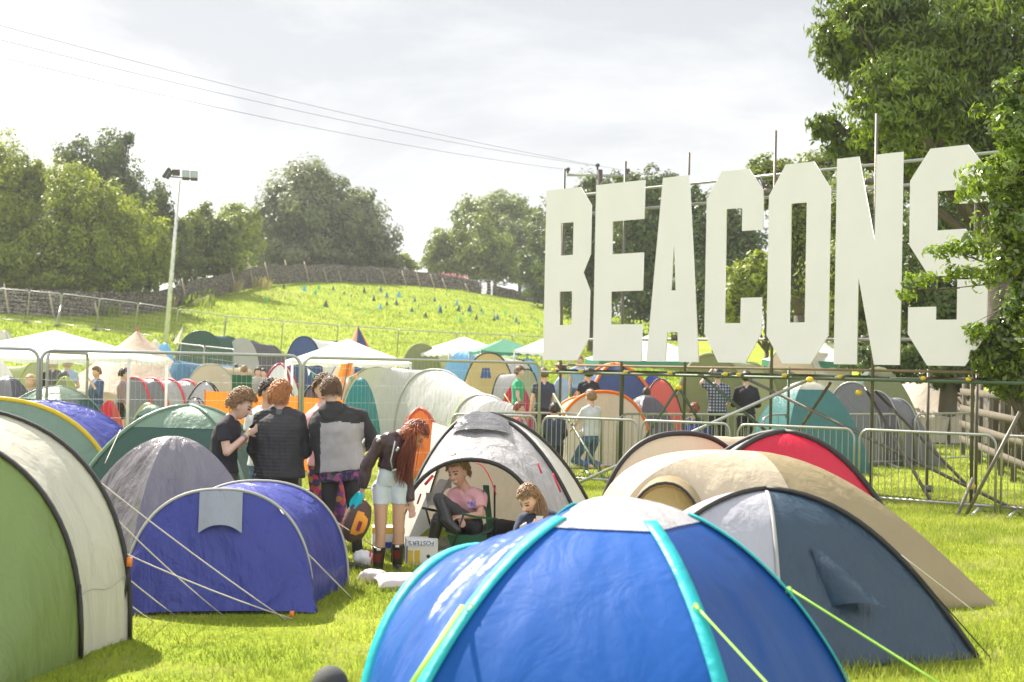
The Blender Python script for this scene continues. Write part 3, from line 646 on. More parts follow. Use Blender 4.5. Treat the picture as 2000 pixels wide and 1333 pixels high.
# row from left to right, near to far
T_ = [
 ('d', 'small plum tent at the photo edge behind the yellow piped tent', 15, 24, 150, 735, [f_plum, f_plum, f_plumL, f_plum], 30, {}),
 ('t', 'pale green and white tunnel tent beyond the far end of the white gazebo', 75, 38, 100, 706, [f_oliveL, f_oliveL, f_offw], -10, dict(axis=150, length=1.2, sleeve=f_ygreen)),
 ('d', 'bright green pop-up tent behind the hooded person', 128, 25, 84, 738, [f_ygreen, f_olive, f_olive, f_ygreen], 30, dict(sleeve=f_ygreen)),
 ('d', 'plain white tent at the photo edge beside the white gazebo', -10, 34, 110, 700, [f_white, f_offw, f_offw, f_white], 30, {}),
 ('t', 'grey tunnel tent ribbed with red hoops under the white gazebo', 262, 36, 110, 738, [f_mgrey, f_mgrey, f_silver, f_silver, f_mgrey], -35, dict(axis=5, nh=4, length=1.3, sleeve=M_redtrim, sl_r=.03, taper=.99)),
 ('d', 'grey white dome tent with crossed black poles beside the red ribbed tent', 402, 30, 125, 746, [f_white, f_silver, f_silver, f_white], 50, dict(sleeve=M_black)),
 ('d', 'small pale grey dome tent in front of the crossed pole dome', 382, 27.5, 90, 777, [f_silver, f_lgrey, f_silver, f_lgrey], 40, dict(sleeve=M_black, sl_r=.012)),
 ('t', 'tan tunnel tent with a round front near the bell tent', 412, 44, 105, 712, [f_cream, f_tan, f_tan], 0, dict(axis=70, sleeve=M_gtrim)),
 ('t', 'steel blue tunnel tent leaning against the bell tent', 345, 46, 70, 704, [f_steel, f_steel, f_steel], -40, dict(axis=40)),
 ('d', 'small sky blue dome tent beside the floodlight mast', 320, 62, 46, 670, [f_ltblue, f_ltblue, f_ltblue, f_ltblue], 30, {}),
 ('d', 'white peaked tent beyond the bell tent', 302, 64, 50, 664, [f_white, f_white, f_offw, f_offw], 30, dict(q=1.0)),
 ('t', 'large dark green and white family tunnel tent beyond the mast', 390, 60, 110, 647, [f_dgreen, f_dgreen, f_mgreen, f_mgreen], -8, dict(axis=12, nh=3, length=2.0, sleeve=f_dgreen, taper=.93)),
 ('t', 'grey sloping tunnel tent next to the dark green family tent', 470, 60, 80, 660, [f_lgrey, f_plum, f_plum], -10, dict(axis=10, nh=2, length=1.2, taper=.88)),
 ('t', 'navy and white arched tent in front of the far mesh fence', 592, 60, 76, 658, [f_nblue, f_white, f_nblue], 6, dict(axis=60, sleeve=f_nblue, sl_r=.03)),
 ('d', 'olive dome tent beside the standing mesh fence post', 535, 33, 110, 738, [f_oliveL, f_olive, f_olive, f_olive], 40, {}),
 ('d', 'white dome tent with raspberry edge behind the olive dome', 548, 42, 100, 712, [f_white, f_silver, f_white, f_white], 40, dict(sleeve=f_pinkred, sl_r=.04)),
 ('d', 'dark grey dome tent between the fence posts and the hooded man', 608, 26, 66, 755, [f_mgrey, f_mgrey, f_plum, f_mgrey], 40, dict(sleeve=M_black)),
 ('d', 'teal dome tent left of the long pale tunnel tent', 705, 33, 84, 738, [f_teal, f_teal, f_teal, f_teal], 30, {}),
 ('d', 'green and red edged dome tent left of the plum grey tent', 300, 19.5, 150, 792, [f_pinkred, f_dgreen, f_dgreen, f_pinkred], 35, dict(cap=.76, capmat=f_mgreen)),
 ('d', 'yellow green patterned pop-up tent below the white gazebo leg', 290, 26, 90, 786, [f_ygreen, f_ygreen, f_oliveL, f_ygreen], 40, {}),
 ('d', 'small red tent behind the striped hoodie person', 215, 31, 60, 782, [f_salmon, f_red, f_red, f_salmon], 30, {}),
 ('t', 'olive arched tent beyond the second white gazebo', 822, 52, 92, 672, [f_olive, f_oliveL, f_olive], 5, dict(axis=65, sleeve=f_oliveL, sl_r=.03)),
 ('d', 'pale blue large tent under the green gazebo', 905, 50, 120, 684, [f_ltblue, f_ltblue, f_ltblue, f_ltblue], 30, {}),
 ('t', 'sand yellow tunnel tent with dark window flap behind the long pale tent', 955, 44, 108, 690, [f_sand, f_lgrey, f_lgrey], 0, dict(axis=65, sleeve=M_black, sl_r=.025)),
 ('d', 'pale blue dome tent behind the green shirted man', 1030, 47, 110, 700, [f_ltblue, f_ltblue, f_ltblue, f_ltblue], 20, {}),
 ('t', 'pale yellow tunnel tent beside the green shirted man', 1030, 39, 56, 722, [f_oliveL, f_mgrey, f_mgrey], 0, dict(axis=110, sleeve=M_black, nh=2)),
 ('d', 'raspberry red tent behind the green shirted man', 1010, 35, 90, 748, [f_pinkred, f_pinkred, f_red, f_pinkred], 30, {}),
 ('d', 'large dark blue dome tent with orange poles under the sign deck', 1200, 40, 210, 712, [f_nblue, f_nblue, f_nblue, f_nblue], 55, dict(sleeve=f_orange, sl_r=.05)),
 ('t', 'orange and pale grey tunnel tent with orange hoop behind the barriers', 1180, 28, 190, 766, [f_offw, f_peach, f_peach], -8, dict(axis=100, sleeve=f_orange, sl_r=.035, length=1.6)),
 ('d', 'salmon red dome tent with black pole under the sign deck', 1290, 38, 120, 741, [f_salmon, f_salmon, f_salmon, f_salmon], 45, dict(sleeve=M_black)),
 ('d', 'grey dome tent in front of the salmon red dome', 1262, 30, 135, 772, [f_mgrey, f_plum, f_plum, f_lgrey], 75, {}),
 ('d', 'royal blue tent behind the salmon red dome', 1275, 46, 80, 730, [f_royal, f_royal, f_royal, f_royal], 30, {}),
 ('d', 'small turquoise tent right of the salmon red dome', 1345, 46, 50, 733, [f_teal, f_ltblue, f_teal, f_teal], 30, {}),
 ('t', 'large olive green tunnel tent under the middle of the sign', 1390, 40, 150, 692, [f_olive, f_oliveL, f_olive], 8, dict(axis=30, nh=3, length=2.6, sleeve=f_oliveL, sl_r=.04)),
 ('t', 'cream and white tunnel tent visible between the big letters', 1545, 44, 120, 672, [f_cream, f_offw, f_offw], 8, dict(axis=40, sleeve=M_gtrim)),
 ('d', 'teal green dome tent with pale top behind the scaffold braces', 1575, 28, 230, 745, [f_bluegreen, f_bluegreen, f_bluegreen, f_mgreen], 62, dict(cap=.78, capmat=f_offw)),
 ('t', 'grey tent with bare white poles next to the teal green dome', 1665, 30, 120, 748, [f_mgrey, f_plum, f_mgrey], -30, dict(axis=10, sleeve=M_steel, nh=3, length=1.0)),
 ('d', 'dark green ridge tent with orange cords beside the canvas tent', 1715, 36, 210, 716, [f_dgreen, f_dgreen, f_olive, f_dgreen], 45, dict(q=1.0)),
 ('d', 'purple tent behind the man in the black tee shirt', 478, 18.6, 80, 892, [f_purple, f_purple, f_purple, f_purple], 40, dict(sleeve=M_black, sl_r=.012)),
 ('d', 'white tent at the far left under the hill', 5, 66, 50, 646, [f_offw, f_white, f_offw, f_offw], 40, dict(sleeve=M_gtrim)),
 ('d', 'blue grey tent behind the man in the light blue shirt', 1150, 45, 90, 708, [f_steel, f_ltblue, f_steel, f_steel], 30, {}),
]
for ty, lab, px, d, w, top, mats, ang, kw in T_:
    if ty == 'd': qdome(lab, px, d, w, top, mats, ang, **kw)
    else: qtun(lab, px, d, w, top, mats, ang, **kw)
# window flap on the sand tent
st_ = [o for o in COL.objects if o.get('label', '').startswith('sand yellow tunnel')][0]
MB().grid(lambda u, v_: D(942 + (14 * u) + (u - .5) * 8 * v_, 719 + 20 * v_, 43.35), 3, 3).build('window_flap', f_nblue, st_)
# orange windbreak
wb = thing('windbreak', 'flat orange windbreak sheet standing behind the group of friends', 'windbreak', (-4.1, 24.6, 0))
MB().grid(lambda u, v_: V((-5.3 + 2.35 * u, 24.6 + .5 * u + .05 * math.sin(u * 9), 1.38 * (1 - v_) - .12 * u * (1 - v_))), 16, 6).build('sheet', f_orange, wb)
for u in (0, .33, .66, 1): MB().tube([(-5.3 + 2.35 * u, 24.63 + .5 * u, 0), (-5.3 + 2.35 * u, 24.63 + .5 * u, 1.4 - .12 * u)], .012, 6).build('pole', M_wood, wb)

# ---- bell tents
def bell(label, px, d, top, base_r, mat, wall=.5, name='bell_tent', n=16):
    x = sp(px, d); z0 = zf(x, d); H = D(px, top, d).z - z0; r = thing(name, label, 'tent', (x, d, z0))
    def f(u, v_):
        a = 2 * math.pi * u; k = abs(math.sin(a * n / 2)); rr = base_r * (1 - v_) ** 1.08 * (1 - .03 * (1 - k) * (1 - v_)) + .02
        return V((x + rr * math.cos(a), d + rr * math.sin(a), z0 + wall + (H - wall) * v_))
    MB().grid(f, n * 4, 14).build('canopy', mat, r)
    MB().grid(lambda u, v_: V((x + base_r * math.cos(2 * math.pi * u) * (1 + .0 * v_), d + base_r * math.sin(2 * math.pi * u), z0 + wall * v_)), n * 2, 3).build('side_wall', mat, r)
    MB().rcone((x, d, z0 + H - .05), .05, (x, d, z0 + H + .06), .03, 8).build('finial', M_redtrim, r)
    for k in range(n):
        a = 2 * math.pi * (k + .5) / n
        q = (x + (base_r + .9) * math.cos(a), d + (base_r + .9) * math.sin(a)); rope(r, (x + base_r * math.cos(a), d + base_r * math.sin(a), z0 + wall), (q[0], q[1], zf(*q)), .006)
    return r
bell('tall beige canvas bell tent with a red tipped pole behind the white gazebo', 266, 47, 646, 2.5, f_beige)
bell('pale canvas bell tent at the far right behind the scaffold', 1830, 42, 690, 2.3, F_('pale_canvas', (.55, .48, .40), .7, .25, .2), wall=.7)
tp = thing('tipi_tent', 'pointed red and black tipi tent rising behind the second white gazebo', 'tent', gz_(sp(697, 52), 52))
x = sp(697, 52); zt = D(697, 637, 52).z
for k, mm in enumerate((f_peach, f_nblue, f_salmon, f_salmon, f_orange, f_nblue)):
    MB().grid(lambda u, v_: V((x + 1.5 * (1 - v_) * math.cos(R_(-150 + 60 * (k + u))), 52 + 1.5 * (1 - v_) * math.sin(R_(-150 + 60 * (k + u))), zf(x, 52) + (zt - zf(x, 52)) * v_ ** .93)), 4, 8).build('side_panel', mm, tp)

# ---- gazebos
def gazebo(label, px, d, wpx, peak, eave, mat, depth=3.0, valance=None, rot=0):
    x = sp(px, d); z0 = zf(x, d); hw = wpx / FP * d / 2; zp = D(px, peak, d).z; ze = D(px, eave, d).z
    r = thing('gazebo', label, 'gazebo', (x, d, z0)); hd = depth / 2; ca, sa = math.cos(R_(rot)), math.sin(R_(rot))
    def W(a, b, z): return V((x + a * ca - b * sa, d + a * sa + b * ca, z))
    cs = [(-hw, -hd), (hw, -hd), (hw, hd), (-hw, hd)]; mb = MB()
    for k in range(4):
        A, B = cs[k], cs[(k + 1) % 4]
        def f(u, v_):
            a = A[0] + (B[0] - A[0]) * u; b = A[1] + (B[1] - A[1]) * u; s = 1 - v_
            return W(a * s, b * s, ze + (zp - ze) * v_ ** 1.12 - .10 * 4 * u * (1 - u) * s * s * .6 + .012 * nz3(u * 6, v_ * 4, k + px))
        mb.grid(f, 12, 10)
    mb.build('canopy', mat, r)
    vb = MB()
    for k in range(4):
        A, B = cs[k], cs[(k + 1) % 4]
        vb.grid(lambda u, v_: W((A[0] + (B[0] - A[0]) * u) * 1.004, (A[1] + (B[1] - A[1]) * u) * 1.004, ze - .06 * 4 * u * (1 - u) - v_ * ((.20 if valance else .09) + .02 * math.cos(u * 40))), 40, 2)
    vb.build('valance', valance or mat, r)
    for a, b in cs:
        p = W(a * .985, b * .985, 0); p.z = zf(p.x, p.y); MB().tube([p, W(a * .985, b * .985, ze)], .03, 6).build('leg', f_gazebo if px < 800 else M_steel, r)
    return r
gazebo('wide white gazebo at the far left with a shallow peaked roof', 105, 30, 375, 645, 696, f_gazebo, 3.2)
gazebo('white gazebo in the middle in front of the red and black tipi', 676, 37, 225, 662, 706, f_gazebo, 3.0, rot=12)
gazebo('white and pale blue gazebo with a sagging roof behind the green one', 905, 52, 150, 658, 690, f_gazebo, 3.0, rot=30)
gazebo('green gazebo with a scalloped valance beneath the hill', 985, 48, 120, 662, 686, f_ggreen, 2.6, rot=10)
gazebo('small white gazebo just left of the first big letter', 1058, 46, 110, 662, 686, f_gazebo, 2.6)
gazebo('white gazebo with green valance behind the second and third letters', 1265, 42, 220, 655, 702, f_gazebo, 3.0, f_ggreen, rot=5)
gazebo('white gazebo with green valance behind the fifth and sixth letters', 1610, 46, 190, 662, 704, f_gazebo, 3.0, f_ggreen, rot=10)
# ------------------------------------------------------------------ mesh fence panels
M_wire = plain('fence_wire', (.55, .55, .54), .45, .6, .1)
def panel_parts(root, W, H, local=True, cols=None, r=.021, wr=.0013, gap=.065):
    mb = MB(); R0 = .14
    pts = [V((0, 0, .05)), V((0, 0, H - R0))] + [V((R0 - R0 * math.cos(a), 0, H - R0 + R0 * math.sin(a))) for a in np.linspace(.25, math.pi / 2, 5)]
    pts += [V((W - R0 + R0 * math.sin(a), 0, H - R0 + R0 * math.cos(a))) for a in np.linspace(0, math.pi / 2 - .25, 5)] + [V((W, 0, H - R0)), V((W, 0, .05))]
    mb.tube(pts, r, 8); mb.tube([(0, 0, .16), (W, 0, .16)], r * .8, 6); mb.build('frame', M_steel, root, local=True)
    wb = MB(); n = int(W / gap)
    for i in range(1, n): wb.tube([(W * i / n, 0, .16), (W * i / n, 0, H - .02)], wr, 3, caps=False)
    k = int(H / .26)
    for j in range(1, k + 1): wb.tube([(0, 0, .16 + (H - .3) * j / k), (W, 0, .16 + (H - .3) * j / k)], wr * 1.25, 3, caps=False)
    wb.build('wire_mesh', M_wire, root, local=True)
    for xx in (0, W):
        fb = MB(); fb.box((xx, 0, .06), (.24, .62, .12)); fb.build('base_block', plain('concrete_block', (.33, .32, .30), .9), root, local=True)
def fence_between(a, b, label, H, group, **kw):
    a = V(a); b = V(b); dvec = b - a
    r = thing('mesh_fence', label, 'fence', a, math.atan2(dvec.y, dvec.x), group)
    W = math.hypot(dvec.x, dvec.y); panel_parts(r, W, H, **kw)
    if abs(dvec.z) > .02: r.rotation_euler = (0, -math.atan2(dvec.z, W), math.atan2(dvec.y, dvec.x))
    return r
def xd(px, d): return (sp(px, d), d, 0)
gn = 'tall mesh fence panels before the tents'
fence_between(xd(-190, 17.6), xd(74, 18.2), 'tall mesh fence panel cut by the photo edge beside the green and white tunnel tent', 2.0, gn)
fence_between(xd(80, 18.25), xd(586, 19.3), 'tall mesh fence panel standing between the white gazebo and the friends', 1.99, gn)
fence_between(xd(592, 19.35), xd(1054, 21.8), 'tall mesh fence panel in front of the long pale grey tunnel tent', 1.97, gn)
fence_between(xd(92, 18.4), xd(170, 22.2), 'mesh fence panel turned end-on, running back beside the green half dome', 1.97, gn)
fence_between(gz_(sp(340, 47), 47), gz_(sp(395, 45), 45), 'mesh fence panel next to the floodlight mast, in front of the dark green family tent', 2.15, gn)
fence_between(gz_(sp(396, 45), 45), gz_(sp(454, 43), 43), 'mesh fence panel over the tan tunnel tent', 2.15, gn)
fpx = [-75, -8, 52, 114, 187, 262, 340, 436, 549, 657, 776, 890, 1000, 1092]
for i in range(len(fpx) - 1):
    a = gz_(sp(fpx[i], 84, 640), 84); b = gz_(sp(fpx[i + 1], 84, 640), 84)
    r = fence_between(a, b, f'{ordw(i)} panel from the left of the far mesh fence below the hill', 1.95, 'far mesh fence panels below the hill', gap=.2, r=.03, wr=.002)
st = MB().tube([(0.1, -.9, .05), (.0, 0, 1.3)], .03, 6).build('back_stay', M_steel, [o for o in COL.objects if o.get('label', '').startswith('fourth panel from the left of the far')][0], local=True)

# ------------------------------------------------------------------ crowd barriers
def barrier_parts(root):
    W, z0, z1, R0 = 2.3, .13, 1.10, .16; mb = MB()
    c = []
    for cx_, cz_, a0 in ((R0, z1 - R0, 180), (W - R0, z1 - R0, 90)):
        c += [V((cx_ + R0 * math.cos(R_(a0 - 90 * i / 5)), 0, cz_ + R0 * math.sin(R_(a0 - 90 * i / 5)))) for i in range(6)]
    mb.tube([V((0, 0, .03))] + c + [V((W, 0, .03))], .021, 8); mb.tube([(0, 0, z0), (W, 0, z0)], .019, 8)
    mb.build('frame', M_steel, root, local=True)
    bb = MB()
    for i in range(1, 20): bb.tube([(W * i / 20, 0, z0), (W * i / 20, 0, z1)], .0075, 5, caps=False)
    bb.build('bars', M_steel, root, local=True)
    for xx in (.25, W - .25):
        MB().strap([(xx, -.32, .02), (xx, -.1, .07), (xx, 0, .11), (xx, .1, .07), (xx, .32, .02)], .05, .012, (1, 0, 0)).build('foot', M_steel, root, local=True)
proto_b = thing('crowd_barrier', 'x', 'barrier', (0, 0, 0)); barrier_parts(proto_b)
fr = [(880, 1046), (1058, 1245), (1252, 1425), (1440, 1668), (1678, 1945), (1956, 2230)]
bl = ['steel crowd barrier behind the white and grey porch tent, leftmost of the front row',
      'steel crowd barrier just right of the porch tent with the kneeling man behind it',
      'steel crowd barrier behind the cream tunnel tent, third of the front row',
      'steel crowd barrier behind the crimson red dome tent',
      'steel crowd barrier standing fully in view on the open grass right of the tents',
      'steel crowd barrier cut by the photo edge beside the wooden fence']
rr_ = [(905, 1174), (1205, 1472), (1489, 1762), (1786, 1975)]
bl2 = ['crowd barrier of the rear row in front of the green shirted man', 'crowd barrier of the rear row before the grey and salmon domes',
       'crowd barrier of the rear row before the teal green dome', 'crowd barrier of the rear row in front of the pale canvas bell tent']
first = True
for (pa, pb), lb, row in [(p, l, 0) for p, l in zip(fr, bl)] + [(p, l, 1) for p, l in zip(rr_, bl2)]:
    dd = (lambda p: np.interp(p, [880, 1060, 1945, 2230], [23.6, 23.3, 19.5, 18.4])) if row == 0 else (lambda p: np.interp(p, [905, 1174, 1472, 1762, 1975], [24.8, 25.4, 27, 29.5, 33]))
    a = V((sp(pa, dd(pa), 900), dd(pa), 0)); b = V((sp(pb, dd(pb), 900), dd(pb), 0)); dv = b - a
    o = proto_b if first else copy_tree(proto_b); first = False
    o.location = a; o.rotation_euler = (0, 0, math.atan2(dv.y, dv.x)); o.scale = (dv.length / 2.3, 1, 1)
    o['label'] = lb; o['group'] = 'front row of steel crowd barriers' if row == 0 else 'rear row of steel crowd barriers'

# ------------------------------------------------------------------ big letter sign on scaffold
SA = V((.60, 26.9, 0)); SU = V((6.2, -6.6, 0)); SL = SU.length; su = SU / SL; sb = V((.729, .685, 0)); ZB, LH = 2.05, 3.21
M_letter = plain('white_board', (.80, .765, .83), .55, 0, .06, 1.5, .04, 3)
LET = {
 'B': ([(0, 0), (0, 1), (.76, 1), (1, .89), (1, .61), (.85, .505), (1, .40), (1, .13), (.76, 0)], [[(.34, .61), (.62, .61), (.62, .80), (.34, .80)], [(.34, .205), (.62, .205), (.62, .40), (.34, .40)]]),
 'E': ([(0, 0), (0, 1), (1, 1), (1, .785), (.36, .785), (.36, .60), (1, .60), (1, .39), (.36, .39), (.36, .205), (1, .205), (1, 0)], []),
 'A': ([(0, 0), (.26, 1), (.76, 1), (1, 0), (.62, 0), (.595, .16), (.40, .16), (.375, 0)], [[(.455, .385), (.545, .385), (.5, .63)]]),
 'C': ([(.26, 0), (0, .15), (0, .86), (.26, 1), (.74, 1), (1, .88), (1, .68), (.64, .68), (.64, .80), (.36, .80), (.36, .205), (.64, .205), (.64, .335), (1, .335), (1, .15), (.74, 0)], []),
 'O': ([(.27, 0), (0, .14), (0, .85), (.27, 1), (.73, 1), (1, .86), (1, .14), (.73, 0)], [[(.375, .205), (.625, .205), (.625, .80), (.375, .80)]]),
 'N': ([(0, 0), (0, 1), (.35, 1), (.615, .59), (.625, 1), (1, 1), (1, 0), (.63, 0), (.37, .41), (.355, 0)], []),
 'S': ([(.26, 0), (0, .145), (0, .27), (.36, .27), (.36, .21), (.63, .21), (.63, .41), (.27, .41), (0, .56), (0, .86), (.26, 1), (.74, 1), (1, .87), (1, .735), (.64, .735), (.64, .80), (.36, .80), (.36, .62), (.72, .62), (1, .48), (1, .145), (.74, 0)], []),
}
# N: V-notches run nearly straight down, as cut from one board
LET['N'] = ([(0, 0), (0, 1), (.34, 1), (.60, .585), (.605, 1), (1, 1), (1, 0), (.62, 0), (.365, .415), (.36, 0)], [])
def letter(ch, k, label):
    o0 = SA + SU * (k / 7.0) ; W = SL / 7 * .915 * (1.07 if ch == 'S' else .985 if ch == 'N' else 1); root_loc = o0 + V((0, 0, ZB))
    cu = bpy.data.curves.new('letter', 'CURVE'); cu.dimensions = '2D'; cu.fill_mode = 'BOTH'; cu.extrude = .010
    out, holes = LET[ch]
    for poly in [out] + holes:
        s = cu.splines.new('POLY'); s.points.add(len(poly) - 1); s.use_cyclic_u = True
        for p, (a, b) in zip(s.points, poly): p.co = (a * W, b * LH, 0, 1)
    tmp = bpy.data.objects.new('tmp', cu); COL.objects.link(tmp); bpy.context.view_layer.update()
    me = bpy.data.meshes.new_from_object(tmp.evaluated_get(bpy.context.evaluated_depsgraph_get())); bpy.data.objects.remove(tmp); bpy.data.curves.remove(cu)
    me.materials.clear(); me.materials.append(M_letter); me.name = 'sign_letter'
    me.transform(Matrix.Rotation(R_(90), 4, 'X'))
    o = bpy.data.objects.new('sign_letter', me); COL.objects.link(o); o.location = root_loc; o.rotation_euler = (0, 0, math.atan2(su.y, su.x)); LOC[o.name] = root_loc
    return tag(o, label, 'letter', 'giant white letters on the scaffold')
for k, (ch, lb) in enumerate((('B', 'giant white board letter B on the scaffold deck'), ('E', 'giant white board letter E on the scaffold deck'), ('A', 'giant white board letter A with a thin slit on the scaffold'),
        ('C', 'giant white board letter C on the scaffold deck'), ('O', 'giant white board letter O with a tall slot on the scaffold'), ('N', 'giant white board letter N on the scaffold deck'), ('S', 'giant white board letter S half hidden by the leafy branch'))):
    letter(ch, k, lb)
scf = thing('scaffold', 'steel tube scaffold with deck boards and braces carrying the giant white letters', 'scaffold', SA + SU * .5)
def sat(t, off=0, z=0): return SA + SU * t + sb * off + V((0, 0, z))
def t_of(px):
    lo, hi = -.2, 1.3
    for _ in range(40):
        m = (lo + hi) / 2; p = SA + SU * m
        if 1000 + FP * p.x / p.y < px: lo = m
        else: hi = m
    return lo
tops = {1087: 330, 1206: 315, 1330: 298, 1499: 255, 1697: 222, 1893: 330}
for px, py in tops.items():
    t_ = t_of(px); b = sat(t_, .12); zt = D(px, py, b.y).z
    MB().tube([b, b + V((0, 0, zt))], .0255, 8).build('upright', M_scaf, scf)
for px in (1200, 1442, 1608, 1718, 1815, 1960):
    t_ = t_of(px); b = sat(t_, .12 + (.12 if px == 1200 else 1.3)); MB().tube([b, b + V((0, 0, 2.0))], .0255, 8).build('upright', M_scafg if px < 1500 else M_scaf, scf)
for z_, o_, a, b in ((5.14, .18, .03, 1.06), (4.78, .18, .03, 1.06), (2.44, .18, .0, 1.08), (1.82, .06, -.02, 1.12), (1.84, 1.35, -.02, 1.12)):
    MB().tube([sat(a, o_, z_), sat(b, o_, z_)], .0255, 8).build('ledger', M_steel if z_ > 2 else M_scafg, scf)
for k in range(4):
    bmb = MB(); c = sat(.50 + .0, .25 + .24 * k, 1.965); bmb.box(c, (SL * .97, .225, .038), Matrix.Rotation(math.atan2(su.y, su.x), 3, 'Z')); bmb.build('deck_board', M_board, scf)
for px in (1085, 1138, 1225, 1312, 1420, 1446, 1535, 1643, 1806, 1895):
    b = sat(t_of(px), -.02, 1.86); n_ = MB().tube([b, b + sb * 1.5], .0255, 8); n_.build('transom', M_scaf, scf)
    MB().rcone(b - sb * .035, .029, b + sb * .02, .029, 8).build('end_cap', M_yel, scf)
for a, da, b, db, mm in (((1580, 742), 22.1, (1105, 955), 22.4, M_steel), ((1462, 742), 23.3, (1995, 1002), 20.2, M_scaf), ((1081, 770), 26.2, (1192, 955), 23.2, M_scafg),
        ((1326, 755), 24.4, (1238, 890), 24.9, M_scafg), ((1326, 758), 24.5, (1376, 840), 24.6, M_scafg), ((1372, 735), 24.2, (1505, 850), 23.8, M_scafg), ((1622, 748), 23.2, (1552, 855), 24.2, M_scaf),
        ((1690, 758), 22.2, (1832, 1003), 20.7, M_scaf), ((1710, 765), 22.8, (1905, 965), 21.6, M_scaf), ((1992, 805), 19.2, (1884, 1012), 19.3, M_scaf), ((1900, 935), 20.0, (1868, 1012), 19.4, M_scaf)):
    MB().tube([D(*a, da), D(*b, db)], .0255, 8).build('brace', mm, scf)
for px, py, d in ((1580, 742, 22.05), (1324, 757, 24.35), (1676, 767, 22.0), (1896, 950, 19.95)): MB().rcone(D(px, py, d), .045, D(px + 3, py, d), .045, 8).build('end_cap', M_yel, scf)
for px, py, d in ((1813, 955, 21.0), (1318, 660, 24.6), (1500, 660, 23.2), (1690, 662, 22.2), (1500, 375, 23.2), (1697, 355, 22.2)): MB().box(D(px, py, d), (.12, .1, .1)).build('coupler', M_scaf, scf)

# ------------------------------------------------------------------ wooden fence at the right
wf_ = thing('post_and_rail_fence', 'weathered wooden post and rail fence running back under the right hand trees', 'fence', (9.5, 28, 0))
fa, fb_ = V((10.9, 34.5, 0)), V((7.9, 20.5, 0))
for z_ in (1.55, 1.15, .78, .42): MB().strap([fa + V((0, 0, z_)), fb_ + V((0, 0, z_))], .15, .03, (0, 0, 1)).build('rail', M_wood, wf_)
for i in range(9):
    p = fa.lerp(fb_, i / 8) + V((.09, 0, 0)); MB().tube([p, p + V((0, 0, 1.75))], .055, 6).build('post', M_wood, wf_)

# ------------------------------------------------------------------ hillside: stone wall, stakes, gate, markers
def wall_run(name, label, pts, hs, th=.55, seed=0):
    "pts (px,d); height per point"
    P = [(sp(a, b, 590), b) for a, b in pts]; seg = 10; xs = []
    for i in range(len(P) - 1):
        n = max(4, int(math.hypot(P[i + 1][0] - P[i][0], P[i + 1][1] - P[i][1]) / .5))
        for j in range(n): f = j / n; xs.append((P[i][0] + (P[i + 1][0] - P[i][0]) * f, P[i][1] + (P[i + 1][1] - P[i][1]) * f, hs[i] + (hs[i + 1] - hs[i]) * f))
    xs.append((*P[-1], hs[-1])); mb = MB(); vs = []; m = 14
    for i, (x, y, h) in enumerate(xs):
        z = zf(x, y); hh = h * .9 + .16 * nz3(x * .35, y * .35, seed) + .10 * nz3(x * 2.1, y * 2.1, seed + 4)
        for q in range(m):
            if q < 6: o, zz_ = -th / 2 * (1 - .25 * q / 6), hh * q / 6
            elif q < 8: o, zz_ = (-.2 + .4 * (q - 6)) * th * .6, hh + .06
            else: o, zz_ = th / 2 * (1 - .25 * (13 - q) / 6), hh * (13 - q) / 6
            j = .07 * nz3(x * 2.5, y * 2.5 + q * 1.7, zz_ * 4)
            vs.append(V((x + o * .1 + j * .3, y + o + j, z - .1 + zz_ + .05 * nz3(x * 3, q * 1.1, y * 3))))
    fs = [(i * m + q, (i + 1) * m + q, (i + 1) * m + q + 1, i * m + q + 1) for i in range(len(xs) - 1) for q in range(m - 1)]
    mb.add(vs, fs); return tag(mb.build(name, M_stone, None, loc=(P[0][0], P[0][1], zf(*P[0])), smooth=False), label, 'wall')
wp = [(-400, 89.5), (-150, 88), (0, 88), (110, 89), (200, 92), (300, 97), (420, 110), (520, 126), (640, 140), (760, 147), (900, 150), (936, 151)]
wall_run('stone_wall', 'long grey dry stone wall climbing along the top of the hill field', wp, [1.8, 1.8, 1.75, 1.75, 1.7, 1.6, 1.65, 1.8, 1.85, 1.8, 1.55, 1.4])
wall_run('stone_wall', 'short low dry stone wall right of the field gate', [(962, 153), (1050, 158), (1130, 161)], [1.25, 1.0, .9], seed=9)
M_gate = plain('gate_steel', (.35, .37, .36), .5, .4)
gt = thing('field_gate', 'small steel field gate in the gap at the end of the long stone wall', 'gate', gz_(sp(938, 150.8), 150.8))
ga, gb = gz_(sp(935, 150.5), 150.5), gz_(sp(962, 152), 152); gb.z = ga.z
for k in range(5): MB().tube([ga + V((0, 0, .3 + .3 * k)), gb + V((0, 0, .3 + .3 * k))], .035, 5).build('bar', M_gate, gt)
for q in (ga, gb): MB().tube([q, q + V((0, 0, 1.75))], .08, 6).build('post', M_wood, gt)
stk = [(18, 555, 612), (106, 569, 618), (195, 590, 629), (314, 560, 599), (365, 544, 594), (414, 527, 569), (458, 523, 562), (492, 512, 558), (457 + 2, 520, 564)][:-1] + \
      [(450 + x / 3.077, 300 + a / 3.077, 300 + b / 3.077) for x, a, b in ((35, 690, 825), (140, 655, 800), (238, 655, 785), (358, 640, 768), (474, 650, 770), (585, 675, 765), (670, 680, 765), (832, 700, 770), (938, 700, 778), (1062, 705, 797), (1144, 690, 802), (1232, 725, 812), (1303, 750, 817), (1440, 780, 835))]
stk.sort()
M_stake = plain('bleached_stake', (.34, .28, .21), .85)
for i, (px, a, b) in enumerate(stk):
    q = T(px, b + 3, 70, 158); top = D(px - 10, a, q.y + .25); o = MB().tube([q - V((0, 0, .1)), top], [.075, .055], 6).build('fence_stake', M_stake, None, loc=q)
    tag(o, f'{ordw(i)} leaning wooden stake from the left along the dry stone wall', 'stake', 'leaning stakes along the stone wall')
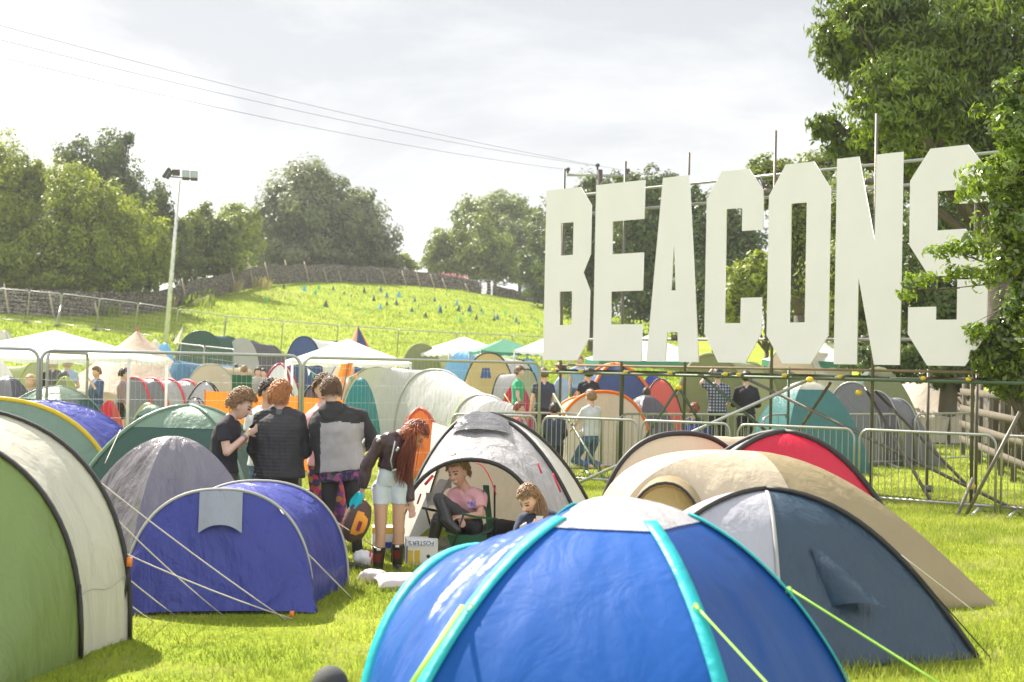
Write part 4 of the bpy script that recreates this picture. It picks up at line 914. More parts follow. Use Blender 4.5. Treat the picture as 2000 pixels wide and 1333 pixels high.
q = T(390, 590, 80, 150); lg = MB().tube([T(375, 598, 80, 150) + V((0, 0, .15)), T(412, 583, 80, 150) + V((0, 0, .2))], .14, 6).build('wooden_beam', M_stake, None, loc=q); tag(lg, 'pale wooden beam lying on the grass by the stone wall', 'beam')
FL = [(320,798,'d',28),(443,808,'l',36),(530,800,'g',30),(510,832,'g',36),(618,810,'b',26),(687,805,'g',16),(743,803,'b',14),(803,820,'d',38),(902,815,'b',30),(683,838,'d',20),(592,845,'l',14),(411,858,'b',16),(725,852,'b',18),(842,855,'g',20),(938,852,'b',34),(1011,845,'l',38),(215,878,'g',30),(659,868,'d',18),(791,880,'g',18),(861,870,'d',34),(572,902,'d',40),(708,910,'b',18),(898,918,'l',34),(940,900,'d',28),(996,895,'b',34),(1042,886,'d',16),(1099,865,'d',16),(1107,878,'b',28),(1153,880,'d',14),(1227,877,'b',26),(1131,914,'b',14),(1208,912,'g',14),(824,943,'g',16),(1090,937,'b',28),(1017,958,'d',16),(1171,970,'d',34),(1257,925,'l',34),(1262,940,'d',38),(1255,962,'l',18),(1295,920,'b',18),(1360,895,'l',34),(1371,930,'d',34),(1437,930,'b',40),(1395,957,'b',16),(1439,965,'g',28),(1376,992,'g',34),(1477,982,'d',34),(1500,966,'l',14),(1508,938,'d',20),(1518,955,'g',26),(1583,942,'b',16),(1585,960,'l',14),(1603,980,'b',34),(1585,990,'d',30),(1652,957,'g',30),(1617,1020,'l',14),(1678,977,'d',16),(1706,962,'l',16),(1717,998,'b',34),(1700,990,'d',14),(1733,1018,'d',18),(1809,982,'b',16),(1829,992,'d',14),(1847,1008,'g',26),(1871,1032,'d',14)]
FL.sort(); cnt = {}
FN = {'d': ('dark teal', (.012, .05, .075)), 'b': ('navy blue', (.02, .09, .22)), 'l': ('light blue', (.10, .36, .60)), 'g': ('green', (.10, .50, .18))}
for x, y, c_, h in FL:
    px, py = 450 + x / 3.077, 300 + (y + h * .55) / 3.077; q = T(px, py, 70, 158); hh = h * 1.15 / 3.077 / FP * q.y; rr = hh * .40
    nm, colr = FN[c_]; i = cnt.get(c_, 0); cnt[c_] = i + 1; mb = MB(); an = random.uniform(0, 1.5)
    vs = [q + V((rr * math.cos(an + k * math.pi / 2), rr * math.sin(an + k * math.pi / 2), -.03)) for k in range(4)] + [q + V((rr * .15, 0, hh))]
    mb.add(vs, [(0, 1, 4), (1, 2, 4), (2, 3, 4), (3, 0, 4), (3, 2, 1, 0)])
    o = mb.build('pyramid_ornament', plain(nm + '_card', colr, .6), None, loc=q, smooth=False)
    tag(o, f'small {nm} pyramid on the hill grass, {ordw(i)} from the left of its colour', 'ornament', 'coloured pyramids dotted over the hill')

# ------------------------------------------------------------------ floodlight mast, power pole, wires
mb0 = T(322, 690, 60, 78); mast = thing('floodlight_mast', 'tall pale lattice mast with a cluster of floodlights behind the tents', 'mast', mb0)
d0 = mb0.y; ptop = D(351, 352, d0)
MB().tube([mb0 - V((0, 0, .3)), mb0.lerp(ptop, .45), ptop], [.14, .11, .06], 10).build('pole', plain('pale_mast', (.62, .62, .60), .5, .3, .25, 3, .3, 6), mast)
lw = MB()
for i in range(34):
    a = mb0.lerp(ptop, i / 34); b = mb0.lerp(ptop, (i + 1) / 34); r_ = .145 - .075 * i / 34; s_ = 1 if i % 2 else -1
    lw.tube([a + V((-r_ * s_, -r_ * .6, 0)), b + V((r_ * s_, -r_ * .6, 0))], .018, 4)
lw.build('lattice', M_steel, mast)
M_lamp = plain('lamp_housing', (.05, .05, .055), .5, .3)
M_glass = plain('lamp_glass', (.30, .36, .30), .15, 0, .1)
def lamp(cpx, cpy, wpx, hpx, ya, tilt):
    c_ = D(cpx, cpy, d0 - .2); rot = Matrix.Rotation(R_(ya), 3, 'Z') @ Matrix.Rotation(R_(tilt), 3, 'X'); w_, h_ = wpx / FP * d0, hpx / FP * d0
    h = MB().box(c_, (w_, .18, h_), rot).build('floodlight', M_lamp, mast, smooth=False); MB().box(c_ + rot @ V((0, -.10, 0)), (w_ * .88, .02, h_ * .82), rot).build('lens', M_glass, h, smooth=False)
lamp(379, 344, 14, 21, 14, -38); lamp(363, 343, 14, 21, 14, -38); lamp(325, 338, 7, 22, -64, -32); lamp(331, 342, 7, 18, -64, -32); lamp(344, 337, 14, 13, 180, -20)
MB().tube([D(325, 345, d0), D(382, 350, d0)], .04, 6).build('cross_arm', M_lamp, mast)
pp = gz_(sp(1168, 62, 500), 62); up_ = thing('power_pole', 'dark wooden power pole with cross arm and three insulators behind the letters', 'pole', pp)
zt = D(1168, 332, 62).z; MB().tube([pp, (pp.x, 62, zt)], [.16, .13], 8).build('post', plain('tarred_pole', (.06, .05, .045), .8), up_)
MB().strap([D(1107, 342, 62), D(1228, 344, 62)], .10, .10, (0, 0, 1)).build('cross_arm', M_steel, up_); MB().tube([D(1190, 345, 61.9), D(1170, 362, 61.9)], .03, 5).build('brace', M_steel, up_)
for px, py in ((1109, 340), (1167, 332), (1226, 342)): q = D(px, py, 62); MB().tube([q, q + V((0, 0, .10)), q + V((0, 0, .16)), q + V((0, 0, .26)), q + V((0, 0, .28))], [.04, .04, .10, .09, .03], 8).build('insulator', M_lamp, up_)
for (px, py), (qx, qy), lb, dd in (((1109, 332), (0, 112), 'lowest of the three overhead wires crossing the sky', 36.5), ((1167, 325), (0, 78), 'middle overhead wire of the three crossing the sky', 37.5), ((1226, 334), (0, 50), 'highest of the three overhead wires crossing the sky', 38.5)):
    a = D(px, py, 62); b = D(qx, qy, dd); b2 = b + (b - a) * .6; pts = []
    for i in range(31):
        f = i / 30; p = a.lerp(b2, f); p.z -= .9 * 4 * f * (1 - f) * .8; pts.append(p)
    # keep the crossing point at the left edge after sagging
    k = .9 * 4 * .625 * .375 * .8
    for i in range(31): pts[i].z += k * (i / 30) / .625 * (1 if i / 30 < .625 else 1)
    tag(MB().tube(pts, .0058, 4).build('overhead_wire', M_lamp, None, loc=a), lb, 'wire', 'overhead wires')
# ------------------------------------------------------------------ people
PEND = []   # (object, voxel, smooth, post) : merged into one skin in one go below
def skin(mb, name, mats, parent, voxel=.008, post=None, sm=2, disp=None):
    o = mb.build(name, mats[0], parent); 
    for m_ in mats[1:]: o.data.materials.append(m_)
    md = o.modifiers.new('r', 'REMESH'); md.mode = 'VOXEL'; md.voxel_size = voxel; md.use_smooth_shade = True
    if sm: ms = o.modifiers.new('s', 'SMOOTH'); ms.iterations = sm; ms.factor = .5
    PEND.append((o, post, disp, list(mats))); return o
def finish_skins():
    bpy.context.view_layer.update(); dg = bpy.context.evaluated_depsgraph_get(); res = []
    for o, post, disp, mats in PEND: res.append(bpy.data.meshes.new_from_object(o.evaluated_get(dg)))
    for (o, post, disp, mats), me in zip(PEND, res):
        o.modifiers.clear(); old = o.data; me.name = o.name.split('.')[0]; o.data = me; bpy.data.meshes.remove(old)
        me.materials.clear()
        for m_ in mats: me.materials.append(m_)
        off = LOC[o.name]
        n = len(me.vertices); co = np.empty(n * 3, np.float32); me.vertices.foreach_get('co', co); co = co.reshape(-1, 3)
        if disp:
            no = np.empty(n * 3, np.float32); me.vertices.foreach_get('normal', no); no = no.reshape(-1, 3); amp, scl = disp
            k = np.array([noise.noise(V((c[0] * scl, c[1] * scl, c[2] * scl * .55))) + .5 * noise.noise(V((c[0] * scl * 2.3 + 9, c[1] * scl * 2.3, c[2] * scl * 1.2))) for c in co])
            co = co + no * (k * amp)[:, None]; me.vertices.foreach_set('co', co.astype(np.float32).ravel())
        if post:
            f = np.empty(len(me.polygons) * 3, np.float32); me.polygons.foreach_get('center', f); f = f.reshape(-1, 3) + np.array(off)
            me.polygons.foreach_set('material_index', post(f).astype(np.int32))
        me.polygons.foreach_set('use_smooth', np.ones(len(me.polygons), dtype=bool)); me.update()
    PEND.clear()
def skinm(n, c): return plain('skin_' + n, c, .5, 0, .05, 20)
S_fair = skinm('fair', (.62, .40, .30)); S_pink = skinm('ruddy', (.60, .34, .26)); S_tan = skinm('tanned', (.50, .29, .19))
M_eye = plain('eye_dark', (.03, .025, .02), .3); M_lip = plain('lips', (.42, .14, .13), .5); M_teeth = plain('teeth', (.8, .78, .72), .4)
def hair(n, c): return plain('hair_' + n, c, .45, 0, .35, 30, .5, 60)
H_brown = hair('brown', (.14, .075, .035)); H_dark = hair('dark', (.035, .022, .016)); H_ginger = hair('ginger', (.42, .17, .055)); H_red = hair('auburn', (.20, .045, .022)); H_blond = hair('blond', (.50, .34, .16)); H_lb = hair('light_brown', (.26, .15, .07))
def cl(n, c, rough=.85, var=.15, bump=.25): return plain('cloth_' + n, c, rough, 0, var, 14, bump, 120)
def frame(fwd, up=V((0, 0, 1))):
    f = V(fwd).normalized(); u = (V(up) - f * V(up).dot(f)).normalized(); return (f.cross(u).normalized(), f, u)
def add_head(mb, c, fr, sc_=1.0, detail=True):
    X_, Y_, Z_ = fr; s = sc_; vs = []
    def P(a, b, d):
        x, y, z = a * .076, b * .096, d * .118
        if d < 0:
            x *= 1 + .30 * d; 
            if b < 0: y *= 1 + .40 * d
            else: y *= 1 + .06 * d
        if b > 0 and detail:
            y -= .011 * sum(math.exp(-((x - e_) ** 2 / .00022 + (z - .006) ** 2 / .00012)) for e_ in (-.031, .031)) - .004 * math.exp(-((z - .030) ** 2 / .00008)) * (abs(x) < .055)
            y += .006 * math.exp(-((z + .062) ** 2 / .0001 + x ** 2 / .0007)) + .006 * math.exp(-((z + .105) ** 2 / .0003 + x ** 2 / .0008))
        return V(c) + X_ * (x * s) + Y_ * (y * s) + Z_ * (z * s)
    nu, nv = (40, 30) if detail else (16, 12)
    for j in range(nv + 1):
        th = math.pi * (.01 + .98 * j / nv)
        for i in range(nu):
            ph = 2 * math.pi * i / nu; vs.append(P(math.sin(th) * math.cos(ph), math.sin(th) * math.sin(ph), math.cos(th)))
    fs = [(j * nu + i, (j + 1) * nu + i, (j + 1) * nu + (i + 1) % nu, j * nu + (i + 1) % nu) for j in range(nv) for i in range(nu)]
    fs += [tuple(range(nu)), tuple(nv * nu + i for i in range(nu))[::-1]]
    mb.add(vs, fs)
    L3 = lambda x, y, z: V(c) + X_ * (x * s) + Y_ * (y * s) + Z_ * (z * s)
    if detail: mb.rcone(L3(0, .088, .012), .009 * s, L3(0, .110, -.026), .0135 * s, 8); mb.rcone(L3(-.012, .098, -.028), .008 * s, L3(.012, .098, -.028), .008 * s, 8)
    for e_ in (-1, 1): mb.ell(L3(e_ * .077, -.008, -.004), fr, .011 * s, .020 * s, .032 * s, 10, 8)
def add_hair(root, c, fr, mat, style='short', s=1.0, seed=0, part='hair', locks=700):
    s *= 1.08
    vol = {'short': 1.14, 'curly': 1.30, 'mop': 1.26, 'long': 1.12, 'tied': 1.08}[style]; amp = {'short': .04, 'curly': .10, 'mop': .08, 'long': .03, 'tied': .02}[style]; fq = {'short': 9, 'curly': 8, 'mop': 6, 'long': 5, 'tied': 6}[style]
    def fn(a, b, d):
        k = vol + amp * nz3(a * fq + seed, b * fq, d * fq) + amp * .6 * nz3(a * fq * 2.2, b * fq * 2.2 + seed, d * fq * 2)
        face = b - .10 + (.35 if d > .42 else 0) * -(d - .42) * 6
        low = d < (-.38 if style in ('short', 'curly', 'mop', 'tied') else -.6)
        if (face > .12 and d < .50) or low or (b > .25 and d < .40): k = .80
        if abs(a) > .82 and b > -.15 and d < .12: k = min(k, .86)
        return k
    mb = MB(); C0 = V(c) + fr[2] * (.012 * s) - fr[1] * (.006 * s); mb.ell(C0, fr, .082 * s, .098 * s, .120 * s, 40, 30, fn)
    rr = np.random.default_rng(int(seed) + 3); ln = {'short': .016, 'curly': .024, 'mop': .026, 'long': .03, 'tied': .02}[style] * s; n = 0
    for _ in range(locks * 3):
        if n >= locks: break
        a, b_, d_ = V(rr.normal(size=3)).normalized(); k = fn(a, b_, d_)
        if k < 1.0: continue
        n += 1; q = C0 + fr[0] * (a * .082 * s * k) + fr[1] * (b_ * .098 * s * k) + fr[2] * (d_ * .12 * s * k); o = (fr[0] * a + fr[1] * b_ + fr[2] * d_).normalized(); tg = V(rr.normal(size=3)); tg = (tg - o * tg.dot(o)).normalized()
        if style not in ('curly',): tg = (tg * .6 - fr[2] + fr[1] * (.6 if b_ > 0 else 0)); tg = (tg - o * tg.dot(o)).normalized()
        mb.tube([q - o * .006 * s - tg * ln * .5, q + o * .007 * s, q + o * (.005 if style != 'curly' else .008) * s + tg * ln * .6, q - o * .002 * s + tg * ln * 1.1], [.0035 * s, .004 * s, .003 * s, .001 * s], 4)
    return mb.build(part, mat, root)
def add_hand(mb, wr, dirv, palm_n, s=1.0, curl=.5, side=1):
    "palm and five fingers; dirv along the hand, palm_n out of the palm, side=+1 thumb towards dir x n"
    d = V(dirv).normalized(); n = (V(palm_n) - d * V(palm_n).dot(d)).normalized(); t = d.cross(n) * side
    pc = V(wr) + d * .045 * s; mb.ell(pc, (t, d, n), .040 * s, .052 * s, .016 * s, 12, 8)
    for k, (o, l) in enumerate(((-.030, .058), (-.011, .072), (.009, .076), (.028, .068))):
        a = pc + d * .042 * s + t * o * s; c1 = curl; m_ = a + (d * math.cos(c1) + n * math.sin(c1)) * l * .5 * s; e_ = m_ + (d * math.cos(c1 * 2.1) + n * math.sin(c1 * 2.1)) * l * .5 * s
        mb.rcone(a, .0088 * s, m_, .0082 * s, 8); mb.rcone(m_, .0082 * s, e_, .0070 * s, 8)
    a = pc - d * .02 * s + t * .034 * s; m_ = a + (d * .55 + t * .75 + n * .25) * .040 * s; e_ = m_ + (d * .85 + t * .2 + n * .4) * .032 * s
    mb.rcone(a, .012 * s, m_, .0095 * s, 8); mb.rcone(m_, .0095 * s, e_, .0078 * s, 8)
def torso_rings(J, k=1.0, top=1.0, bottom=0.0, extra=0, wide=1.0):
    pel, nk = V(J['pel']), V(J['neck']); ax = (nk - pel); acr = (V(J['shR']) - V(J['shL'])).normalized(); L_ = ax.length; a = ax.normalized()
    acr = (acr - a * acr.dot(a)).normalized(); dep = a.cross(acr); s = L_ / .56; sw = (V(J['shR']) - V(J['shL'])).length / 2 / .17; out = []
    for f, w_, d_ in ((-.10, .155, .105), (.05, .168, .115), (.25, .150, .108), (.45, .150, .112), (.65, .166, .122), (.80, .172, .118), (.90, .150, .098), (.97, .085, .075), (1.02, .058, .062)):
        if f < bottom or f > top: continue
        bow = V(J.get('bow', (0, 0, 0))) * math.sin(math.pi * max(0, min(1, f)))
        out.append((pel + ax * f + bow, acr * (w_ * k * wide * (s * .5 + sw * .5) + extra), dep * (d_ * k * s + extra)))
    return out
def body(root, J, skin_mat, hairm, detail=True, voxel=.0075, smile=False, arms=True, legs=True, hands=True):
    s = J.get('s', 1.0); mb = MB(); fr = J['hf']; add_head(mb, J['head'], fr, s * (1.10 if detail else 1.04), detail)
    hc = V(J['head']); mb.rcone(V(J['neck']), .058 * s, hc - fr[2] * .07 * s - fr[1] * .02 * s, .050 * s, 14)
    mb.loft(torso_rings(J, .90)); H = lambda k: V(J[k])
    for q in 'LR':
        if arms and 'el' + q in J:
            mb.rcone(H('sh' + q), .052 * s, H('el' + q), .038 * s, 12); mb.rcone(H('el' + q), .039 * s, H('wr' + q), .026 * s, 12)
            mb.rcone(H('neck').lerp(H('sh' + q), .4), .055 * s, H('sh' + q), .052 * s, 10)
            if hands and detail:
                dv = J.get('hd' + q, H('wr' + q) - H('el' + q)); add_hand(mb, H('wr' + q), dv, J.get('hn' + q, (0, -1, -.3)), s, J.get('cu' + q, .5), 1 if q == 'L' else -1)
            else: mb.ell(H('wr' + q) + (H('wr' + q) - H('el' + q)).normalized() * .06 * s, frame((H('wr' + q) - H('el' + q))), .035 * s, .065 * s, .025 * s, 8, 6)
        if legs and 'kn' + q in J:
            mb.rcone(H('hip' + q), .082 * s, H('kn' + q), .054 * s, 14); m_ = H('kn' + q).lerp(H('an' + q), .35); mb.rcone(H('kn' + q), .053 * s, m_, .054 * s, 12); mb.rcone(m_, .054 * s, H('an' + q), .036 * s, 12)
    X_, Y_, Z_ = [np.array(v) for v in fr]; c0 = np.array(hc)
    def post(f):
        r = f - c0; s_ = s * 1.10; x = r @ X_ / s_; y = r @ Y_ / s_; z = r @ Z_ / s_; m_ = np.zeros(len(f)); fc = y > .04
        m_[fc & (np.abs(np.abs(x) - .031) < .014) & (np.abs(z - .006) < .0075)] = 1
        m_[fc & (np.abs(np.abs(x) - .033) < .020) & (np.abs(z - .031) < .0055)] = 2
        m_[fc & (np.abs(x) < .026) & (np.abs(z + .062) < .009)] = 3
        if smile: m_[fc & (np.abs(x) < .026) & (np.abs(z + .060) < .006)] = 4
        return m_
    return skin(mb, 'body', [skin_mat, M_eye, hairm, M_lip, M_teeth], root, voxel, post if detail else None)
def top_garment(root, J, mat, name='tshirt', sleeve=.55, k=1.10, bottom=-.1, extra=.006, voxel=.011, disp=(.010, 11), arm_r=.062, flat=True, wide=1.0, mb=None):
    s = J.get('s', 1.0); mb = mb or MB(); R = torso_rings(J, k, .98, bottom, extra, wide); mb.loft(R, 24)
    for q in 'LR':
        if 'el' + q not in J: continue
        sh, el, wr_ = V(J['sh' + q]), V(J['el' + q]), V(J['wr' + q]); inn = V(J['neck']).lerp(sh, .35)
        mb.rcone(inn, (arm_r + .006) * s, sh, arm_r * 1.02 * s, 14)
        def fr_(a, b, r1, r2):
            d = (b - a).normalized(); x_ = d.orthogonal().normalized(); y_ = d.cross(x_); mb.loft([(a, x_ * r1, y_ * r1), (a.lerp(b, .5), x_ * (r1 + r2) / 2, y_ * (r1 + r2) / 2), (b, x_ * r2, y_ * r2)], 16)
        if sleeve <= 1: fr_(sh, sh.lerp(el, sleeve), arm_r * s, (arm_r - .002) * s)
        else:
            fr_(sh, el, arm_r * s, (arm_r - .010) * s); mb.ell(el, frame((0, 1, 0)), (arm_r - .008) * s, (arm_r - .008) * s, (arm_r - .008) * s, 14, 10); fr_(el, el.lerp(wr_, sleeve - 1), (arm_r - .009) * s, (arm_r - .018) * s)
    return skin(mb, name, [mat], root, voxel, None, 2, disp)
def trousers(root, J, mat, name='trousers', length=1.0, kr=1.12, voxel=.011, disp=(.008, 12), extra=.0, waist=.08):
    s = J.get('s', 1.0); mb = MB(); R = torso_rings(J, 1.03, .12 + waist, -.1, .004); mb.loft(R, 20)
    for q in 'LR':
        if 'kn' + q not in J: continue
        h, kn, an = V(J['hip' + q]), V(J['kn' + q]), V(J['an' + q])
        def seg(a, b, r1, r2):
            d = (b - a).normalized(); x_ = d.orthogonal().normalized(); y_ = d.cross(x_); mb.loft([(a, x_ * r1, y_ * r1), (a.lerp(b, .5), x_ * (r1 + r2) / 2, y_ * (r1 + r2) / 2), (b, x_ * r2, y_ * r2)], 16)
        mb.ell(h, frame((0, 1, 0)), .095 * s * kr, .095 * s * kr, .10 * s, 14, 10)
        if length <= 1: seg(h, h.lerp(kn, length), .092 * s * kr + extra, (.080 - .018 * length) * s * kr + extra * 1.6)
        else:
            seg(h, kn, .090 * s * kr + extra, .062 * s * kr + extra); mb.ell(kn, frame((0, 1, 0)), .062 * s * kr + extra, .062 * s * kr + extra, .062 * s * kr + extra, 14, 10); seg(kn, kn.lerp(an, length - 1), .061 * s * kr + extra, .050 * s * kr + extra)
    return skin(mb, name, [mat], root, voxel, None, 2, disp)
def shoes(root, J, mat, name='shoe', h=.07, r=.045, shaft=0, smat=None):
    for q in 'LR':
        if 'an' + q not in J: continue
        an, kn = V(J['an' + q]), V(J['kn' + q]); toe = V(J['toe' + q]) if 'toe' + q in J else an + V((0, -.15, -.06)); mb = MB(); s = J.get('s', 1.0)
        fd = (toe - an); fd.z = 0; fd = fd.normalized() if fd.length > .01 else V((0, -1, 0)); z0 = min(an.z, toe.z)
        if 'toe' + q in J and J.get('free'): mb.rcone(an, r * 1.05 * s, an.lerp(toe, .6), r * .95 * s, 12); mb.rcone(an.lerp(toe, .5), r * s, toe, r * .85 * s, 12); mb.rcone(an, r * s, an - (toe - an).normalized() * .05, r * s, 10)
        else: mb.rcone(an - fd * .045 - V((0, 0, .03)), r * .9 * s, an + fd * .07 - V((0, 0, .045)), r * .95 * s, 12); mb.rcone(an + fd * .05 - V((0, 0, .045)), r * .95 * s, an + fd * .17 - V((0, 0, .06)), r * .75 * s, 12)
        if shaft:
            tp_ = an.lerp(kn, shaft); d = (tp_ - an).normalized(); x_ = d.orthogonal().normalized(); y_ = d.cross(x_)
            mb.loft([(an, x_ * .05 * s, y_ * .05 * s), (an.lerp(tp_, .5), x_ * .056 * s, y_ * .056 * s), (tp_, x_ * .066 * s, y_ * .066 * s)], 16)
        o = skin(mb, name, [mat], root, .009, None, 2)
def person(label, base, group=None): return thing('person', label, 'person', base, group=group)
def JD(d, **kw):
    "joints from photo positions (px,py,extra depth)"
    return {k: (D(v[0], v[1], d + v[2]) if isinstance(v, tuple) and len(v) == 3 and abs(v[0]) > 9 else v) for k, v in kw.items()}
C_black = cl('black_jersey', (.022, .020, .028)); C_quilt = cl('charcoal_quilt', (.040, .040, .042))
def add_quilt(m):
    t = m.node_tree; b = t.nodes['Principled BSDF']; tc = nd(t, 'ShaderNodeTexCoord'); w_ = nd(t, 'ShaderNodeTexWave', Scale=5.5, Distortion=.8, bands_direction='X'); t.links.new(tc.outputs['Object'], w_.inputs['Vector']); w2 = nd(t, 'ShaderNodeTexWave', Scale=9.0, Distortion=.8, bands_direction='Z'); t.links.new(tc.outputs['Object'], w2.inputs['Vector'])
    ad = nd(t, 'ShaderNodeMath', operation='ADD'); t.links.new(w_.outputs['Fac'], ad.inputs[0]); t.links.new(w2.outputs['Fac'], ad.inputs[1]); bp = nd(t, 'ShaderNodeBump', Strength=.18, Distance=.02); t.links.new(ad.outputs[0], bp.inputs['Height']); t.links.new(bp.outputs[0], b.inputs['Normal'])
add_quilt(C_quilt); C_black2 = cl('black_denim', (.022, .02, .022)); C_greyj = cl('grey_jersey', (.36, .34, .33)); C_hood = cl('black_hoodie', (.028, .026, .026))
C_pink = cl('pink_jersey', (.72, .38, .42)); C_grn = cl('dark_jeans', (.06, .065, .05)); C_leather = plain('maroon_leather', (.040, .018, .020), .32, 0, .3, 20, .35, 30); C_denim = cl('pale_denim', (.52, .57, .60)); C_rub = plain('black_rubber', (.025, .023, .022), .28, 0, .2, 10)
C_navyc = cl('navy_cardigan', (.035, .045, .08)); C_lgrey = cl('light_grey_jersey', (.55, .56, .58)); C_shirt = cl('denim_shirt', (.06, .10, .22)); C_green = cl('green_jersey', (.03, .36, .17)); C_lblue = cl('light_blue_shirt', (.30, .42, .62)); C_jeans = cl('blue_jeans', (.07, .13, .24))

def pattern_mat(name, cols, scale, vor=True):
    m, t, b, o = nt(name); L = t.links.new; tc = nd(t, 'ShaderNodeTexCoord'); b.inputs['Roughness'].default_value = .85
    if vor: v_ = nd(t, 'ShaderNodeTexVoronoi', Scale=scale); L(tc.outputs['Object'], v_.inputs['Vector']); src = v_.outputs['Color']
    else:
        v_ = nd(t, 'ShaderNodeTexWave', Scale=scale, Distortion=.6, bands_direction='Z'); L(tc.outputs['Object'], v_.inputs['Vector']); src = v_.outputs['Color']
    r = nd(t, 'ShaderNodeValToRGB'); r.color_ramp.interpolation = 'CONSTANT' if vor else 'LINEAR'; e = r.color_ramp.elements
    while len(e) < len(cols): e.new(.5)
    for i, c_ in enumerate(cols): e[i].position = i / len(cols); e[i].color = c4(c_)
    L(src, r.inputs['Fac']); L(r.outputs['Color'], b.inputs['Base Color']); return m
C_floral = pattern_mat('floral_print', [(.04, .02, .08), (.10, .04, .18), (.30, .08, .16), (.03, .03, .05), (.05, .12, .10)], 30)
C_batik = pattern_mat('batik_print', [(.13, .03, .16), (.35, .05, .06), (.30, .16, .04), (.05, .03, .10), (.5, .04, .12)], 18)
C_stripe = pattern_mat('striped_knit', [(.45, .36, .36), (.06, .03, .05), (.30, .20, .22)], 9, False)
def plaid():
    m, t, b, o = nt('plaid_shirt'); L = t.links.new; tc = nd(t, 'ShaderNodeTexCoord'); b.inputs['Roughness'].default_value = .85; cols = []
    for dr in 'XZ':
        w_ = nd(t, 'ShaderNodeTexWave', Scale=5.0, bands_direction=dr); L(tc.outputs['Object'], w_.inputs['Vector']); cols.append(w_.outputs['Fac'])
    ml = nd(t, 'ShaderNodeMath', operation='MULTIPLY'); L(cols[0], ml.inputs[0]); L(cols[1], ml.inputs[1])
    r = nd(t, 'ShaderNodeValToRGB'); e = r.color_ramp.elements; e[0].color = (.04, .05, .09, 1); e[1].color = (.50, .50, .55, 1); L(ml.outputs[0], r.inputs['Fac']); L(r.outputs['Color'], b.inputs['Base Color']); return m
C_plaid = plaid()

# --- hooded man seen from behind
d = 13.9; J = JD(d, head=(646, 766, .02), neck=(652, 797, .0), pel=(666, 925, .02), shL=(624, 813, .0), shR=(706, 815, .0), elL=(616, 870, .02), wrL=(636, 888, .26), elR=(727, 858, .03), wrR=(706, 880, .28),
              hipL=(645, 935, .02), hipR=(686, 935, .02), knL=(640, 1010, -.02), anL=(634, 1075, .05), toeL=(628, 1085, .2), knR=(694, 1008, -.03), anR=(698, 1082, .02), toeR=(705, 1092, .18))
J['hf'] = frame((-.25, 1, -.18)); p = person('man seen from behind in a black and pale grey hooded sweatshirt and black trousers', G(668, 1092))
body(p, J, S_fair, H_brown); add_hair(p, J['head'], J['hf'], H_brown, 'short', 1, 1)
def hoodpost(off_z): pass
top = top_garment(p, J, C_hood, 'hooded_sweatshirt', 1.95, 1.20, -.02, .012, arm_r=.072, disp=(.014, 9), wide=1.08)
i_ = [q for q in range(len(PEND)) if PEND[q][0] is top][0]
zc = D(660, 824, d).z; zt_ = D(660, 912, d).z; xl, xr = D(629, 870, d).x, D(711, 870, d).x
PEND[i_] = (top, lambda f, zc=zc, xl=xl, xr=xr: ((f[:, 2] < zc + .008 * np.sin(f[:, 0] * 22)) & (f[:, 0] > xl) & (f[:, 0] < xr)).astype(int), (.014, 9), [C_hood, C_greyj])
hm = MB(); nk_ = V(J['neck']); hm.loft([(nk_ + V((-.01, -.10, -.16)), V((.05, 0, 0)), V((0, .05, 0))), (nk_ + V((-.01, -.09, -.10)), V((.11, 0, 0)), V((0, .075, 0))), (nk_ + V((-.01, -.05, -.02)), V((.14, 0, 0)), V((0, .10, 0))), (nk_ + V((-.01, -.02, .04)), V((.105, 0, 0)), V((0, .095, 0))), (nk_ + V((-.01, 0, .065)), V((.07, 0, 0)), V((0, .07, 0)))], 18)
skin(hm, 'hood', [C_hood], p, .011, None, 2, (.012, 12))
trousers(p, J, C_black2, 'trousers', 1.95, 1.0)
um = MB(); um.loft(torso_rings(J, 1.13, .06, -.12, .012), 20); skin(um, 'patterned_shirt', [C_floral], p, .011, None, 1, (.008, 12)); shoes(p, J, C_rub, 'shoe')

# --- ginger man in quilted jacket, from behind
d = 14.0; J = JD(d, head=(548, 777, .03), neck=(547, 806, 0), pel=(545, 940, 0), shL=(510, 818, 0), shR=(584, 818, 0), elL=(494, 878, .03), wrL=(508, 905, .24), elR=(597, 882, .02), wrR=(580, 895, .25),
              hipL=(528, 950, 0), hipR=(565, 950, 0), knL=(528, 1030, 0), anL=(528, 1105, 0), knR=(568, 1030, 0), anR=(570, 1105, 0))
J['hf'] = frame((.45, 1, -.05)); p = person('ginger haired man from behind in a dark quilted jacket', G(547, 1112))
body(p, J, S_pink, H_ginger); add_hair(p, J['head'], J['hf'], H_ginger, 'mop', 1, 2)
top_garment(p, J, C_quilt, 'quilted_jacket', 1.95, 1.22, -.05, .014, arm_r=.076, disp=(.012, 13), wide=1.08)
cm = MB(); nk_ = V(J['neck']); cm.loft([(nk_ + V((0, 0, -.02)), V((.085, 0, 0)), V((0, .085, 0))), (nk_ + V((0, .005, .035)), V((.072, 0, 0)), V((0, .072, 0)))], 18); skin(cm, 'collar', [cl('grey_collar', (.10, .12, .12))], p, .010)
um = MB(); um.loft(torso_rings(J, 1.12, .0, -.16, .012), 20); skin(um, 'tshirt_hem', [C_lgrey], p, .011); trousers(p, J, C_black2, 'trousers', 1.95, 1.0); shoes(p, J, C_rub)

